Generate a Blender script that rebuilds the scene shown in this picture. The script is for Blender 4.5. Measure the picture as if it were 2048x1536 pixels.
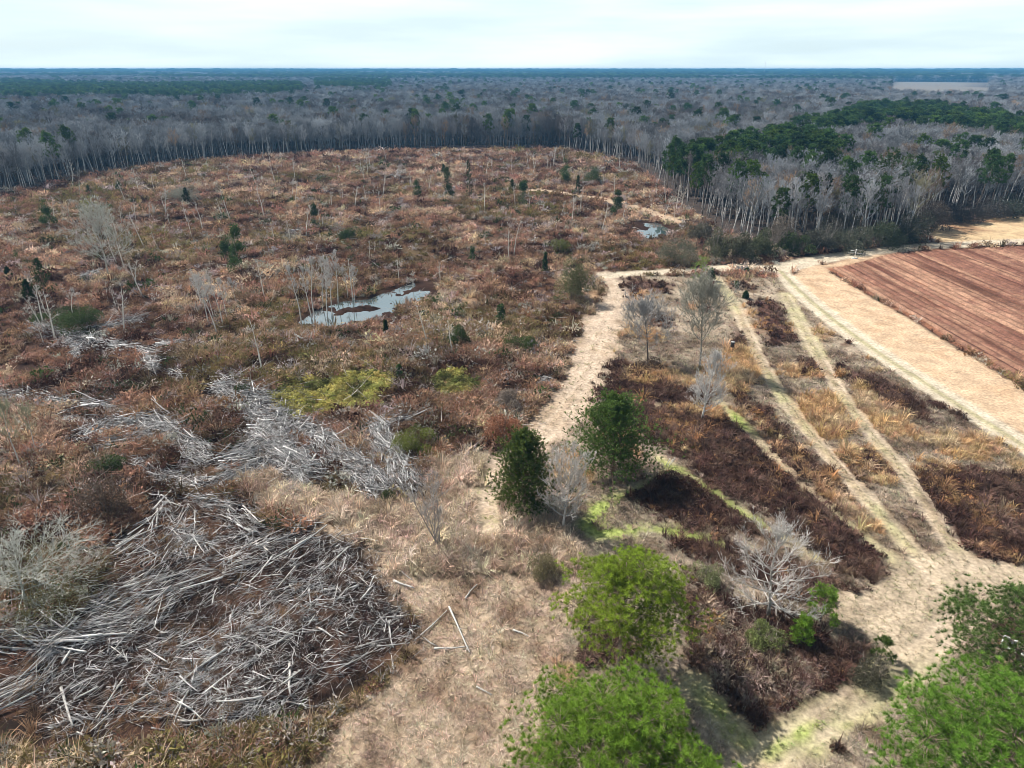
import bpy, math, random
import numpy as np
from math import radians, sin, cos, tan, pi

# ------------------------------------------------------------------ camera, world, sun, exposure
scene = bpy.context.scene
for o in list(bpy.data.objects):
    bpy.data.objects.remove(o)
COL = scene.collection
rng = np.random.default_rng(11)

CAMH, PITCH, FPX = 45.0, radians(24.75), 1366.0
cam_d = bpy.data.cameras.new('camera')
cam_d.sensor_width = 36.0
cam_d.lens = 36.0 * FPX / 2048.0
cam_d.clip_start = 0.5
cam_d.clip_end = 60000.0
cam = bpy.data.objects.new('camera', cam_d)
COL.objects.link(cam)
cam.location = (0, 0, CAMH)
cam.rotation_euler = (pi / 2 - PITCH, 0, 0)
scene.camera = cam

SUN_EL, SUN_AZ = radians(48), radians(-56)     # azimuth from +Y (view direction), negative = to the left
sun_d = bpy.data.lights.new('sun', 'SUN')
sun_d.energy = 5.0
sun_d.angle = radians(0.6)
sun_d.color = (1.0, 0.95, 0.87)
sun = bpy.data.objects.new('sun', sun_d)
COL.objects.link(sun)
from mathutils import Vector
sdir = Vector((sin(SUN_AZ) * cos(SUN_EL), cos(SUN_AZ) * cos(SUN_EL), sin(SUN_EL)))
sun.rotation_euler = (-sdir).to_track_quat('-Z', 'Y').to_euler()

world = bpy.data.worlds.new('World')
scene.world = world
world.use_nodes = True
nt = world.node_tree
nt.nodes.clear()
wo = nt.nodes.new('ShaderNodeOutputWorld')
bg = nt.nodes.new('ShaderNodeBackground')
bg.inputs['Strength'].default_value = 0.05
sky = nt.nodes.new('ShaderNodeTexSky')
sky.sky_type = 'NISHITA'
sky.sun_disc = False
sky.sun_elevation = SUN_EL
sky.sun_rotation = SUN_AZ
sky.air_density = 1.0
sky.dust_density = 2.0
tc = nt.nodes.new('ShaderNodeTexCoord')
mp = nt.nodes.new('ShaderNodeMapping')
mp.inputs['Scale'].default_value = (1.6, 1.6, 16.0)
mp.inputs['Rotation'].default_value = (0.02, 0.05, 0.4)
nz = nt.nodes.new('ShaderNodeTexNoise')
nz.inputs['Scale'].default_value = 1.6
nz.inputs['Detail'].default_value = 6
nz.inputs['Roughness'].default_value = 0.5
rp = nt.nodes.new('ShaderNodeMapRange')
rp.inputs[1].default_value = 0.35; rp.inputs[2].default_value = 0.65
rp.inputs[3].default_value = 0.80; rp.inputs[4].default_value = 1.0
mx = nt.nodes.new('ShaderNodeMix'); mx.data_type = 'RGBA'
cr = nt.nodes.new('ShaderNodeMix'); cr.data_type = 'RGBA'
cr.inputs[6].default_value = (11.3, 14.0, 15.0, 1); cr.inputs[7].default_value = (13.1, 15.0, 15.7, 1)
L = nt.links.new
L(tc.outputs['Generated'], mp.inputs[0]); L(mp.outputs[0], nz.inputs['Vector'])
# pale veil near the horizon, thinned overhead out of view to cut ambient fill
sx = nt.nodes.new('ShaderNodeSeparateXYZ'); L(tc.outputs['Generated'], sx.inputs[0])
ve = nt.nodes.new('ShaderNodeMapRange'); ve.inputs[1].default_value = 0.28; ve.inputs[2].default_value = 0.6
ve.inputs[3].default_value = 1.0; ve.inputs[4].default_value = 0.03
L(sx.outputs[2], ve.inputs[0])
vm = nt.nodes.new('ShaderNodeMath'); vm.operation = 'MULTIPLY'
L(nz.outputs[0], rp.inputs[0]); L(rp.outputs[0], vm.inputs[0]); L(ve.outputs[0], vm.inputs[1]); L(vm.outputs[0], mx.inputs[0])
cm = nt.nodes.new('ShaderNodeMapRange'); cm.inputs[1].default_value = 0.38; cm.inputs[2].default_value = 0.62
L(nz.outputs[0], cm.inputs[0]); L(cm.outputs[0], cr.inputs[0]); L(cr.outputs[2], mx.inputs[7])
L(sky.outputs[0], mx.inputs[6]); L(mx.outputs[2], bg.inputs[0]); L(bg.outputs[0], wo.inputs[0])

vs = scene.view_settings
vs.view_transform = 'Standard'; vs.look = 'None'; vs.exposure = 0.65; vs.gamma = 1.0
vs.use_curve_mapping = False
cy = scene.cycles
cy.max_bounces = 4; cy.diffuse_bounces = 1; cy.glossy_bounces = 2; cy.transmission_bounces = 3
cy.transparent_max_bounces = 6; cy.volume_bounces = 1
cy.use_denoising = True
cy.filter_width = 0.85
cy.use_adaptive_sampling = True
cy.adaptive_threshold = 0.02
cy.caustics_reflective = False; cy.caustics_refractive = False

# ------------------------------------------------------------------ geometry helpers
FW = np.array([0, cos(PITCH), -sin(PITCH)]); UP = np.array([0, sin(PITCH), cos(PITCH)])

def P(px, py, z=0.0):
    """ground point under a photograph pixel (2048 x 1536)"""
    a, b = (px - 1024) / FPX, (768 - py) / FPX
    d = FW + np.array([1, 0, 0]) * a + UP * b
    t = (z - CAMH) / d[2]
    return np.array([t * d[0], t * d[1], z])

def PP(l):
    return np.array([P(q[0], q[1])[:2] for q in l])

def hash2(ix, iy, s):
    h = (ix.astype(np.int64) * 374761393 + iy.astype(np.int64) * 668265263 + s * 974634777) & 0x7fffffff
    h = ((h ^ (h >> 13)) * 1274126177) & 0x7fffffff
    return ((h ^ (h >> 16)) & 0xffff) / 65535.0

def vnoise(x, y, s=0):
    ix, iy = np.floor(x), np.floor(y)
    fx, fy = x - ix, y - iy
    fx = fx * fx * (3 - 2 * fx); fy = fy * fy * (3 - 2 * fy)
    a = hash2(ix, iy, s); b = hash2(ix + 1, iy, s); c = hash2(ix, iy + 1, s); d = hash2(ix + 1, iy + 1, s)
    return (a * (1 - fx) + b * fx) * (1 - fy) + (c * (1 - fx) + d * fx) * fy

def fbm(x, y, scale, s=0, o=4):
    v = 0; a = 0.5; t = 0
    for k in range(o):
        v = v + a * vnoise(x / scale + 17.3 * k, y / scale - 9.1 * k, s + k)
        t += a; a *= 0.55; scale *= 0.5
    return v / t

def seg_dist(X, Y, line):
    """distance to a polyline plus interpolated third column"""
    best = np.full(X.shape, 1e9); w = np.zeros(X.shape)
    for k in range(len(line) - 1):
        ax, ay = line[k][0], line[k][1]; bx, by = line[k + 1][0], line[k + 1][1]
        dx, dy = bx - ax, by - ay
        t = np.clip(((X - ax) * dx + (Y - ay) * dy) / (dx * dx + dy * dy + 1e-9), 0, 1)
        d = np.hypot(X - ax - t * dx, Y - ay - t * dy)
        wk = line[k][2] * (1 - t) + line[k + 1][2] * t if line.shape[1] > 2 else 0 * t
        m = d < best
        best = np.where(m, d, best); w = np.where(m, wk, w)
    return best, w

def poly_sd(X, Y, poly):
    """signed distance, negative inside"""
    n = len(poly); d = np.full(X.shape, 1e9); ins = np.zeros(X.shape, bool)
    for k in range(n):
        ax, ay = poly[k]; bx, by = poly[(k + 1) % n]
        dx, dy = bx - ax, by - ay
        t = np.clip(((X - ax) * dx + (Y - ay) * dy) / (dx * dx + dy * dy + 1e-9), 0, 1)
        d = np.minimum(d, np.hypot(X - ax - t * dx, Y - ay - t * dy))
        c = ((ay > Y) != (by > Y)) & (X < (bx - ax) * (Y - ay) / (by - ay + 1e-12) + ax)
        ins ^= c
    return np.where(ins, -d, d)

def make_mesh(name, V, faces, mats=(), v=None, col=None, smooth=False):
    """faces: list of int arrays (n,k)"""
    V = np.asarray(V, np.float32)
    me = bpy.data.meshes.new(name)
    faces = [np.asarray(f, np.int32) for f in faces if len(f)]
    me.vertices.add(len(V)); me.vertices.foreach_set('co', V.ravel())
    nl = sum(f.size for f in faces); npoly = sum(len(f) for f in faces)
    me.loops.add(nl); me.polygons.add(npoly)
    me.loops.foreach_set('vertex_index', np.concatenate([f.ravel() for f in faces]))
    ls = []; st = 0
    for f in faces:
        k = f.shape[1]; ls.append(st + np.arange(len(f)) * k); st += f.size
    me.polygons.foreach_set('loop_start', np.concatenate(ls).astype(np.int32))
    if smooth:
        me.polygons.foreach_set('use_smooth', np.ones(npoly, bool))
    me.update(calc_edges=True)
    if v is not None:
        a = me.attributes.new('v', 'FLOAT', 'POINT'); a.data.foreach_set('value', np.asarray(v, np.float32))
    if col is not None:
        a = me.attributes.new('col', 'FLOAT_COLOR', 'POINT')
        c = np.ones((len(V), 4), np.float32); c[:, :3] = col
        a.data.foreach_set('color', c.ravel())
    for m in mats:
        me.materials.append(m)
    return me

def add(name, me, loc=(0, 0, 0), parent=None, rz=0.0, sc=1.0, **props):
    o = bpy.data.objects.new(name, me)
    COL.objects.link(o)
    o.location = loc
    if rz: o.rotation_euler = (0, 0, rz)
    if sc != 1.0: o.scale = (sc, sc, sc) if np.isscalar(sc) else sc
    if parent is not None: o.parent = parent
    for k, val in props.items():
        o[k] = val
    return o

def norm(a):
    return a / (np.linalg.norm(a, axis=-1, keepdims=True) + 1e-9)

class Geo:
    def __init__(s):
        s.V = []; s.F = {}; s.v = []; s.n = 0
    def put(s, V, F, v=0.5):
        V = np.asarray(V).reshape(-1, 3)
        F = np.asarray(F)
        s.F.setdefault(F.shape[1], []).append(F + s.n)
        s.V.append(V)
        s.v.append(np.broadcast_to(np.asarray(v, float), (len(V),)) if np.ndim(v) else np.full(len(V), v))
        s.n += len(V)
        return s
    def tubes(s, paths, radii, sides=4, v=0.5):
        N, K, _ = paths.shape
        if N == 0: return s
        t = norm(np.gradient(paths, axis=1))
        ref = np.where(np.abs(t[:, :1, 2:3]) > 0.8, np.array([1.0, 0, 0]), np.array([0, 0, 1.0]))
        n1 = norm(np.cross(t, ref)); n2 = np.cross(t, n1)
        a = np.arange(sides) * 2 * pi / sides
        R = radii[:, :, None, None]
        ring = paths[:, :, None, :] + R * (np.cos(a)[:, None] * n1[:, :, None, :] + np.sin(a)[:, None] * n2[:, :, None, :])
        idx = np.arange(N * K * sides).reshape(N, K, sides)
        q = np.stack([idx[:, :-1], np.roll(idx, -1, 2)[:, :-1], np.roll(idx, -1, 2)[:, 1:], idx[:, 1:]], -1).reshape(-1, 4)
        vv = np.repeat(v, K * sides) if np.ndim(v) else v
        s.put(ring, q, vv)
        if sides >= 3:
            caps = [idx[:, 0, ::-1], idx[:, -1]]
            c = np.concatenate(caps) 
            s.F.setdefault(sides, []).append(c + s.n - N * K * sides)
        return s
    def blades(s, S, D, Ln, Wd, v=0.5, tip=0.0):
        """thin triangles from S along D"""
        N = len(S)
        if N == 0: return s
        D = norm(D)
        pr = norm(np.cross(D, norm(rng.normal(size=(N, 3)))))
        Ln = np.broadcast_to(Ln, (N,))[:, None]; Wd = np.broadcast_to(Wd, (N,))[:, None]
        tri = np.stack([S - pr * Wd / 2, S + pr * Wd / 2, S + D * Ln], 1)
        s.put(tri, np.arange(N * 3).reshape(N, 3), np.repeat(v, 3) if np.ndim(v) else v)
        return s
    def leaves(s, C, size, v=0.5, aspect=0.5, nrm=None):
        """randomly turned leaf quads"""
        N = len(C)
        d = norm(rng.normal(size=(N, 3)))
        if nrm is not None:
            d = norm(np.cross(norm(nrm + rng.normal(size=(N, 3)) * 0.4), d))
        e = norm(np.cross(d, rng.normal(size=(N, 3)) if nrm is None else nrm))
        sz = np.broadcast_to(size, (N,))[:, None]
        q = np.stack([C - d * sz / 2, C + e * sz * aspect / 2, C + d * sz / 2, C - e * sz * aspect / 2], 1)
        s.put(q, np.arange(N * 4).reshape(N, 4), np.repeat(v, 4) if np.ndim(v) else v)
        return s
    def box(s, c, sz, v=0.5):
        c = np.array(c, float); h = np.array(sz, float) / 2
        V = np.array([[x, y, z] for x in (-1, 1) for y in (-1, 1) for z in (-1, 1)]) * h + c
        return s.put(V, [[0, 1, 3, 2], [4, 6, 7, 5], [0, 4, 5, 1], [2, 3, 7, 6], [0, 2, 6, 4], [1, 5, 7, 3]], v)
    def mesh(s, name, mat, smooth=False):
        return make_mesh(name, np.concatenate(s.V), [np.concatenate(f) for f in s.F.values()], [mat], v=np.concatenate(s.v), smooth=smooth)

def grow(S, D, Ln, K, up=0.0, jit=0.1):
    pts = [S]; d = norm(D); step = (np.broadcast_to(Ln, (len(S),)) / (K - 1))[:, None]
    for k in range(K - 1):
        d = norm(d + np.array([0, 0, up]) / (K - 1) + rng.normal(size=d.shape) * jit)
        pts.append(pts[-1] + d * step)
    return np.stack(pts, 1)

def along(paths, par, t):
    K = paths.shape[1]
    f = t * (K - 1); i = np.minimum(f.astype(int), K - 2); w = (f - i)[:, None]
    a, b = paths[par, i], paths[par, i + 1]
    return a * (1 - w) + b * w, norm(b - a)

def turn(T, ang):
    pr = norm(np.cross(T, norm(rng.normal(size=T.shape))))
    return T * np.cos(ang)[:, None] + pr * np.sin(ang)[:, None]

# ------------------------------------------------------------------ materials
def new_mat(name):
    m = bpy.data.materials.new(name); m.use_nodes = True
    t = m.node_tree; t.nodes.clear()
    out = t.nodes.new('ShaderNodeOutputMaterial')
    return m, t, out

def tint_mat(name, rough=0.85, transl=0.0, default=(1, 1, 1), vmin=0.6, vmax=1.4, noise=0.0, nscale=3.0, spec=0.2, bark=False):
    """colour from the per-instance / per-object 'tint', varied by the mesh attribute v and noise"""
    m, t, out = new_mat(name)
    N = t.nodes.new; Lk = t.links.new
    at = N('ShaderNodeAttribute'); at.attribute_type = 'INSTANCER'; at.attribute_name = 'tint'
    av = N('ShaderNodeAttribute'); av.attribute_type = 'GEOMETRY'; av.attribute_name = 'v'
    mr = N('ShaderNodeMapRange'); mr.inputs[3].default_value = vmin; mr.inputs[4].default_value = vmax
    Lk(av.outputs['Fac'], mr.inputs[0])
    val = mr.outputs[0]
    if noise:
        tcn = N('ShaderNodeTexCoord'); nn = N('ShaderNodeTexNoise'); nn.inputs['Scale'].default_value = nscale
        nn.inputs['Detail'].default_value = 3
        Lk(tcn.outputs['Object'], nn.inputs['Vector'])
        m2 = N('ShaderNodeMapRange'); m2.inputs[1].default_value = 0.3; m2.inputs[2].default_value = 0.7
        m2.inputs[3].default_value = 1 - noise; m2.inputs[4].default_value = 1 + noise
        Lk(nn.outputs[0], m2.inputs[0])
        mm = N('ShaderNodeMath'); mm.operation = 'MULTIPLY'
        Lk(val, mm.inputs[0]); Lk(m2.outputs[0], mm.inputs[1]); val = mm.outputs[0]
    sc = N('ShaderNodeVectorMath'); sc.operation = 'SCALE'
    Lk(at.outputs['Color'], sc.inputs[0]); Lk(val, sc.inputs['Scale'])
    col = sc.outputs[0]
    if bark:
        tb = N('ShaderNodeTexCoord'); nb_ = N('ShaderNodeTexNoise'); nb_.inputs['Scale'].default_value = 0.9; nb_.inputs['Detail'].default_value = 4
        Lk(tb.outputs['Object'], nb_.inputs['Vector'])
        mb_ = N('ShaderNodeMapRange'); mb_.inputs[1].default_value = 0.54; mb_.inputs[2].default_value = 0.66
        Lk(nb_.outputs[0], mb_.inputs[0])
        mc_ = N('ShaderNodeMix'); mc_.data_type = 'RGBA'; mc_.inputs[7].default_value = (0.13, 0.085, 0.06, 1)
        Lk(mb_.outputs[0], mc_.inputs[0]); Lk(col, mc_.inputs[6]); col = mc_.outputs[2]
    b = N('ShaderNodeBsdfPrincipled'); b.inputs['Roughness'].default_value = rough
    b.inputs['Specular IOR Level'].default_value = spec
    Lk(col, b.inputs['Base Color'])
    if transl:
        tr = N('ShaderNodeBsdfTranslucent'); ms = N('ShaderNodeMixShader'); ms.inputs[0].default_value = transl
        Lk(sc.outputs[0], tr.inputs[0]); Lk(b.outputs[0], ms.inputs[1]); Lk(tr.outputs[0], ms.inputs[2])
        Lk(ms.outputs[0], out.inputs[0])
    else:
        Lk(b.outputs[0], out.inputs[0])
    return m

M_bark = tint_mat('bark', noise=0.35, nscale=2.0, vmin=0.7, vmax=1.3)
M_twig = tint_mat('twigs', vmin=0.65, vmax=1.35)
M_needle = tint_mat('needles', transl=0.45, rough=0.6, vmin=0.45, vmax=1.6)
M_leaf = tint_mat('leaves', transl=0.3, rough=0.6, vmin=0.5, vmax=1.5)
M_dry = tint_mat('dry_stems', transl=0.25, rough=0.9, vmin=0.55, vmax=1.45)
M_wood = tint_mat('weathered_wood', noise=0.3, nscale=1.5, vmin=0.10, vmax=1.5, rough=0.8, bark=True)

def flat_mat(name, c, rough=0.6, metal=0.0, noise=0.15, nscale=6):
    m, t, out = new_mat(name); N = t.nodes.new
    b = N('ShaderNodeBsdfPrincipled'); b.inputs['Roughness'].default_value = rough; b.inputs['Metallic'].default_value = metal
    nn = N('ShaderNodeTexNoise'); nn.inputs['Scale'].default_value = nscale
    r = N('ShaderNodeMix'); r.data_type = 'RGBA'
    r.inputs[6].default_value = (*[x * (1 - noise) for x in c], 1); r.inputs[7].default_value = (*[min(1, x * (1 + noise)) for x in c], 1)
    t.links.new(nn.outputs[0], r.inputs[0]); t.links.new(r.outputs[2], b.inputs['Base Color']); t.links.new(b.outputs[0], out.inputs[0])
    return m

def ground_mat():
    m, t, out = new_mat('terrain'); N = t.nodes.new; Lk = t.links.new
    at = N('ShaderNodeAttribute'); at.attribute_name = 'col'
    tcn = N('ShaderNodeTexCoord')
    n1 = N('ShaderNodeTexNoise'); n1.inputs['Scale'].default_value = 2.2; n1.inputs['Detail'].default_value = 5; n1.inputs['Roughness'].default_value = 0.7
    n2 = N('ShaderNodeTexNoise'); n2.inputs['Scale'].default_value = 0.35; n2.inputs['Detail'].default_value = 5
    Lk(tcn.outputs['Object'], n1.inputs['Vector']); Lk(tcn.outputs['Object'], n2.inputs['Vector'])
    r1 = N('ShaderNodeMapRange'); r1.inputs[1].default_value = 0.3; r1.inputs[2].default_value = 0.7; r1.inputs[3].default_value = 0.55; r1.inputs[4].default_value = 1.4
    r2 = N('ShaderNodeMapRange'); r2.inputs[1].default_value = 0.3; r2.inputs[2].default_value = 0.7; r2.inputs[3].default_value = 0.8; r2.inputs[4].default_value = 1.2
    Lk(n1.outputs[0], r1.inputs[0]); Lk(n2.outputs[0], r2.inputs[0])
    mu = N('ShaderNodeMath'); mu.operation = 'MULTIPLY'; Lk(r1.outputs[0], mu.inputs[0]); Lk(r2.outputs[0], mu.inputs[1])
    sc = N('ShaderNodeVectorMath'); sc.operation = 'SCALE'; Lk(at.outputs['Color'], sc.inputs[0]); Lk(mu.outputs[0], sc.inputs['Scale'])
    bm = N('ShaderNodeBump'); bm.inputs['Strength'].default_value = 0.6; bm.inputs['Distance'].default_value = 0.12
    Lk(n1.outputs[0], bm.inputs['Height'])
    b = N('ShaderNodeBsdfPrincipled'); b.inputs['Roughness'].default_value = 0.95; b.inputs['Specular IOR Level'].default_value = 0.1
    Lk(sc.outputs[0], b.inputs['Base Color']); Lk(bm.outputs[0], b.inputs['Normal']); Lk(b.outputs[0], out.inputs[0])
    return m
M_ground = ground_mat()

def water_mat():
    m, t, out = new_mat('still_water'); N = t.nodes.new
    b = N('ShaderNodeBsdfPrincipled'); b.inputs['Base Color'].default_value = (0.05, 0.07, 0.075, 1)
    b.inputs['Roughness'].default_value = 0.03; b.inputs['IOR'].default_value = 4.0
    nn = N('ShaderNodeTexNoise'); nn.inputs['Scale'].default_value = 1.2; nn.inputs['Detail'].default_value = 2
    bm = N('ShaderNodeBump'); bm.inputs['Strength'].default_value = 0.03
    t.links.new(nn.outputs[0], bm.inputs['Height']); t.links.new(bm.outputs[0], b.inputs['Normal']); t.links.new(b.outputs[0], out.inputs[0])
    return m
M_water = water_mat()

# ------------------------------------------------------------------ the lie of the land (regions traced on the ground, in metres)
def PL(l):
    return np.array([[*P(q[0], q[1])[:2], q[2]] for q in l])

EDGE = [(-700, 470), (-300, 425), (0, 388), (55, 378), (165, 353), (290, 332), (470, 315), (700, 301), (900, 295), (1090, 294), (1158, 303), (1261, 326),
        (1290, 345), (1335, 388), (1370, 415), (1430, 455), (1500, 486), (1640, 490), (1740, 489), (1835, 478), (1862, 446), (1890, 428), (2048, 424), (2500, 418), (3200, 410)]
EW = PP(EDGE)
FOREST = np.concatenate([EW, [[14000, EW[-1][1]], [14000, 14000], [-14000, 14000], [-14000, EW[0][1]]]])
MEADOW = PP([(1230, 552), (1560, 556), (1620, 610), (1720, 690), (1900, 805), (2048, 893), (2500, 1150), (2600, 1800), (1100, 1800), (1120, 1330), (1180, 1150), (1080, 1020), (1010, 930), (1100, 860), (1160, 760), (1180, 680), (1215, 600)])
TAN = PP([(860, 925), (1000, 905), (1120, 1000), (1185, 1150), (1130, 1300), (1070, 1536), (1050, 1800), (540, 1800), (620, 1540), (740, 1400), (840, 1270), (770, 1170), (740, 1090), (560, 1030), (480, 970), (560, 930), (660, 985), (790, 1000)])
DARKS = [PP(q) for q in [
    [(1245, 835), (1270, 800), (1420, 835), (1480, 853), (1560, 925), (1640, 1000), (1775, 1120), (1765, 1155), (1700, 1135), (1600, 1075), (1500, 1010), (1400, 945), (1325, 895)],
    [(1220, 768), (1350, 768), (1430, 790), (1410, 812), (1260, 798)],
    [(1335, 945), (1400, 980), (1470, 1022), (1520, 1066), (1440, 1058), (1380, 1050), (1300, 1020), (1250, 990)],
    [(1340, 1080), (1440, 1092), (1560, 1112), (1740, 1190), (1690, 1208), (1560, 1180), (1400, 1115)],
    [(1385, 1150), (1480, 1215), (1600, 1250), (1690, 1290), (1770, 1330), (1775, 1370), (1640, 1428), (1520, 1480), (1440, 1395), (1375, 1300)],
    [(1830, 950), (1900, 935), (2048, 950), (2300, 970), (2300, 1140), (1960, 1113), (1890, 1078), (1850, 1010)],
    [(1450, 765), (1520, 815), (1600, 905), (1690, 985), (1640, 968), (1560, 890), (1465, 800)],
    [(1500, 598), (1560, 605), (1592, 680), (1540, 690)], [(1468, 640), (1502, 690), (1482, 702)],
    [(1700, 742), (1820, 785), (1868, 850), (1800, 828), (1710, 770)], [(1250, 555), (1340, 565), (1345, 590), (1260, 580)],
    [(1600, 720), (1680, 735), (1690, 752), (1610, 745)],
]]
ORANGES = [PP(q) for q in [
    [(1590, 790), (1690, 788), (1702, 860), (1640, 880), (1590, 840)], [(1703, 770), (1765, 775), (1815, 830), (1805, 880), (1752, 860), (1705, 810)],
    [(1640, 900), (1740, 900), (1790, 960), (1720, 962)], [(1840, 880), (1900, 870), (1995, 890), (1970, 925), (1880, 912)],
    [(1240, 748), (1310, 735), (1380, 755), (1480, 690), (1520, 760), (1480, 788), (1400, 788), (1240, 764)],
    [(1255, 585), (1300, 580), (1310, 600), (1262, 606)], [(1455, 545), (1490, 543), (1492, 560), (1460, 565)],
    [(1480, 800), (1540, 850), (1600, 920), (1650, 975), (1600, 940), (1530, 880)],
    [(1830, 935), (1900, 935), (1960, 1010), (2000, 1100), (1930, 1060), (1860, 980)],
    [(1620, 960), (1690, 1000), (1760, 1060), (1720, 1060)],
]]
LANES = [PL(q) for q in [
    [(1300, 905, 1.2), (1380, 955, 1.0), (1450, 1003, 1.0), (1560, 1072, 0.9), (1700, 1150, 0.7)],
    [(1430, 797, 1.6), (1500, 868, 1.5), (1570, 940, 1.3), (1650, 1012, 1.2), (1720, 1072, 1.2), (1800, 1130, 1.3)],
    [(1430, 552, 1.8), (1470, 610, 1.8), (1510, 700, 1.6), (1560, 790, 1.5), (1620, 870, 1.3), (1690, 950, 1.3), (1800, 1075, 1.3), (1900, 1180, 1.5)],
    [(1570, 590, 2.2), (1640, 720, 2.0), (1690, 800, 1.5), (1745, 875, 1.3), (1800, 935, 1.3), (1850, 1005, 1.3), (1930, 1130, 1.6)],
    [(1395, 1375, 1.9), (1450, 1432, 1.9), (1515, 1493, 2.0), (1540, 1600, 2)],
    [(1950, 1220, 2.2), (1880, 1270, 2.3), (1790, 1343, 2.4), (1640, 1442, 2.4), (1540, 1508, 2.4), (1440, 1600, 2.4)],
    [(1345, 935, 0.9), (1290, 968, 1.2), (1215, 1000, 1.1), (1165, 1045, 1.2), (1190, 1075, 1.1), (1300, 1060, 1.0), (1440, 1085, 0.8)],
    [(1240, 800, 0.9), (1330, 812, 0.8), (1400, 815, 0.8)],
]]
JUNCTION = PP([(1785, 1115), (1900, 1095), (1980, 1128), (2100, 1140), (2100, 1200), (1940, 1262), (1870, 1305), (1795, 1345), (1770, 1290), (1660, 1230), (1640, 1175), (1745, 1182)])
GREENS = [PP(q) for q in [[(1340, 930), (1330, 950), (1260, 985), (1180, 1010), (1150, 1060), (1200, 1085), (1320, 1065), (1440, 1095), (1440, 1075), (1320, 1045), (1210, 1050), (1230, 1005), (1300, 975)], [(1300, 905), (1380, 950), (1480, 1015), (1540, 1050), (1530, 1062), (1440, 1010), (1320, 930)], [(1570, 1447), (1640, 1437), (1700, 1447), (1610, 1500), (1535, 1520), (1522, 1492)], [(1395, 1380), (1440, 1400), (1520, 1485), (1500, 1500), (1420, 1440)],
          [(960, 950), (1000, 930), (985, 1010), (995, 1060), (970, 1085), (955, 1010)], [(1440, 800), (1480, 830), (1510, 870), (1470, 850)], [(1160, 1040), (1200, 1000), (1230, 990), (1190, 1070)]]]
PATH = PL([(1212, 545, 2.6), (1233, 590, 3.0), (1205, 640, 4.2), (1190, 690, 5.0), (1175, 735, 4.5), (1160, 770, 4.2), (1125, 825, 4.4), (1075, 880, 3.6), (1005, 930, 3.0), (975, 1000, 2.0), (980, 1060, 1.2)])
PATHS2 = [PL([(950, 392, 1.5), (1000, 386, 2.4), (1080, 380, 3.2), (1150, 391, 3.2), (1230, 404, 3), (1300, 424, 3), (1345, 442, 3.5)]), PL([(1500, 520, 1.3), (1520, 530, 1.3), (1560, 545, 1.5)]), PL([(1490, 512, 1.0), (1530, 535, 1.4)])]
ROAD1 = PL([(1205, 549, 2.0), (1300, 545, 2.4), (1400, 540, 2.6), (1480, 534, 2.8), (1560, 537, 3.4), (1610, 524, 3.2), (1680, 511, 3), (1760, 501, 3), (1850, 492, 3), (1950, 486, 3), (2150, 479, 3), (2600, 468, 3)])
ROAD2 = PL([(1560, 540, 2.0), (1578, 560, 2.3), (1605, 588, 2.4), (1650, 625, 2.4), (1720, 680, 2.4), (1820, 747, 2.4), (1920, 812, 2.4), (2048, 890, 2.4), (2300, 1040, 2.4)])
SANDSTRIP = PP([(1585, 552), (1610, 532), (1660, 528), (1740, 505), (1790, 500), (1790, 515), (1660, 545), (2048, 775), (2500, 1035), (2400, 1075), (2048, 866), (1900, 788), (1800, 720), (1700, 650), (1630, 598)])
SANDFAR = PP([(1850, 470), (1890, 440), (2048, 432), (2600, 425), (2600, 462), (2048, 480), (1900, 486)])
E0, E1 = P(1652, 536)[:2], P(2048, 769)[:2]
FIELD = PP([(1652, 536), (1700, 528), (1735, 519), (1790, 504), (1900, 498), (2048, 491), (2800, 470), (3300, 1450), (2400, 977), (2048, 769)])
POND = PP([(610, 645), (640, 622), (690, 602), (740, 600), (785, 580), (825, 568), (864, 572), (858, 590), (805, 606), (775, 626), (720, 641), (660, 648)])
PUDDLE = PP([(1266, 467), (1288, 444), (1322, 448), (1342, 466), (1300, 474)])
YELLOWS = [PP(q) for q in [[(560, 775), (640, 762), (720, 735), (790, 752), (780, 800), (650, 835), (570, 825)], [(855, 770), (900, 740), (972, 760), (960, 795), (880, 795)]]]
FARFIELD_A = (math.atan2(P(1752, 300)[0], P(1752, 300)[1]), math.atan2(P(1948, 300)[0], P(1948, 300)[1]))
PILEZONE = PP([(0, 1240), (150, 1230), (330, 1000), (470, 990), (560, 1060), (700, 1090), (760, 1200), (840, 1270), (740, 1380), (560, 1450), (300, 1480), (0, 1480), (-200, 1400), (-200, 1300)])

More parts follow.
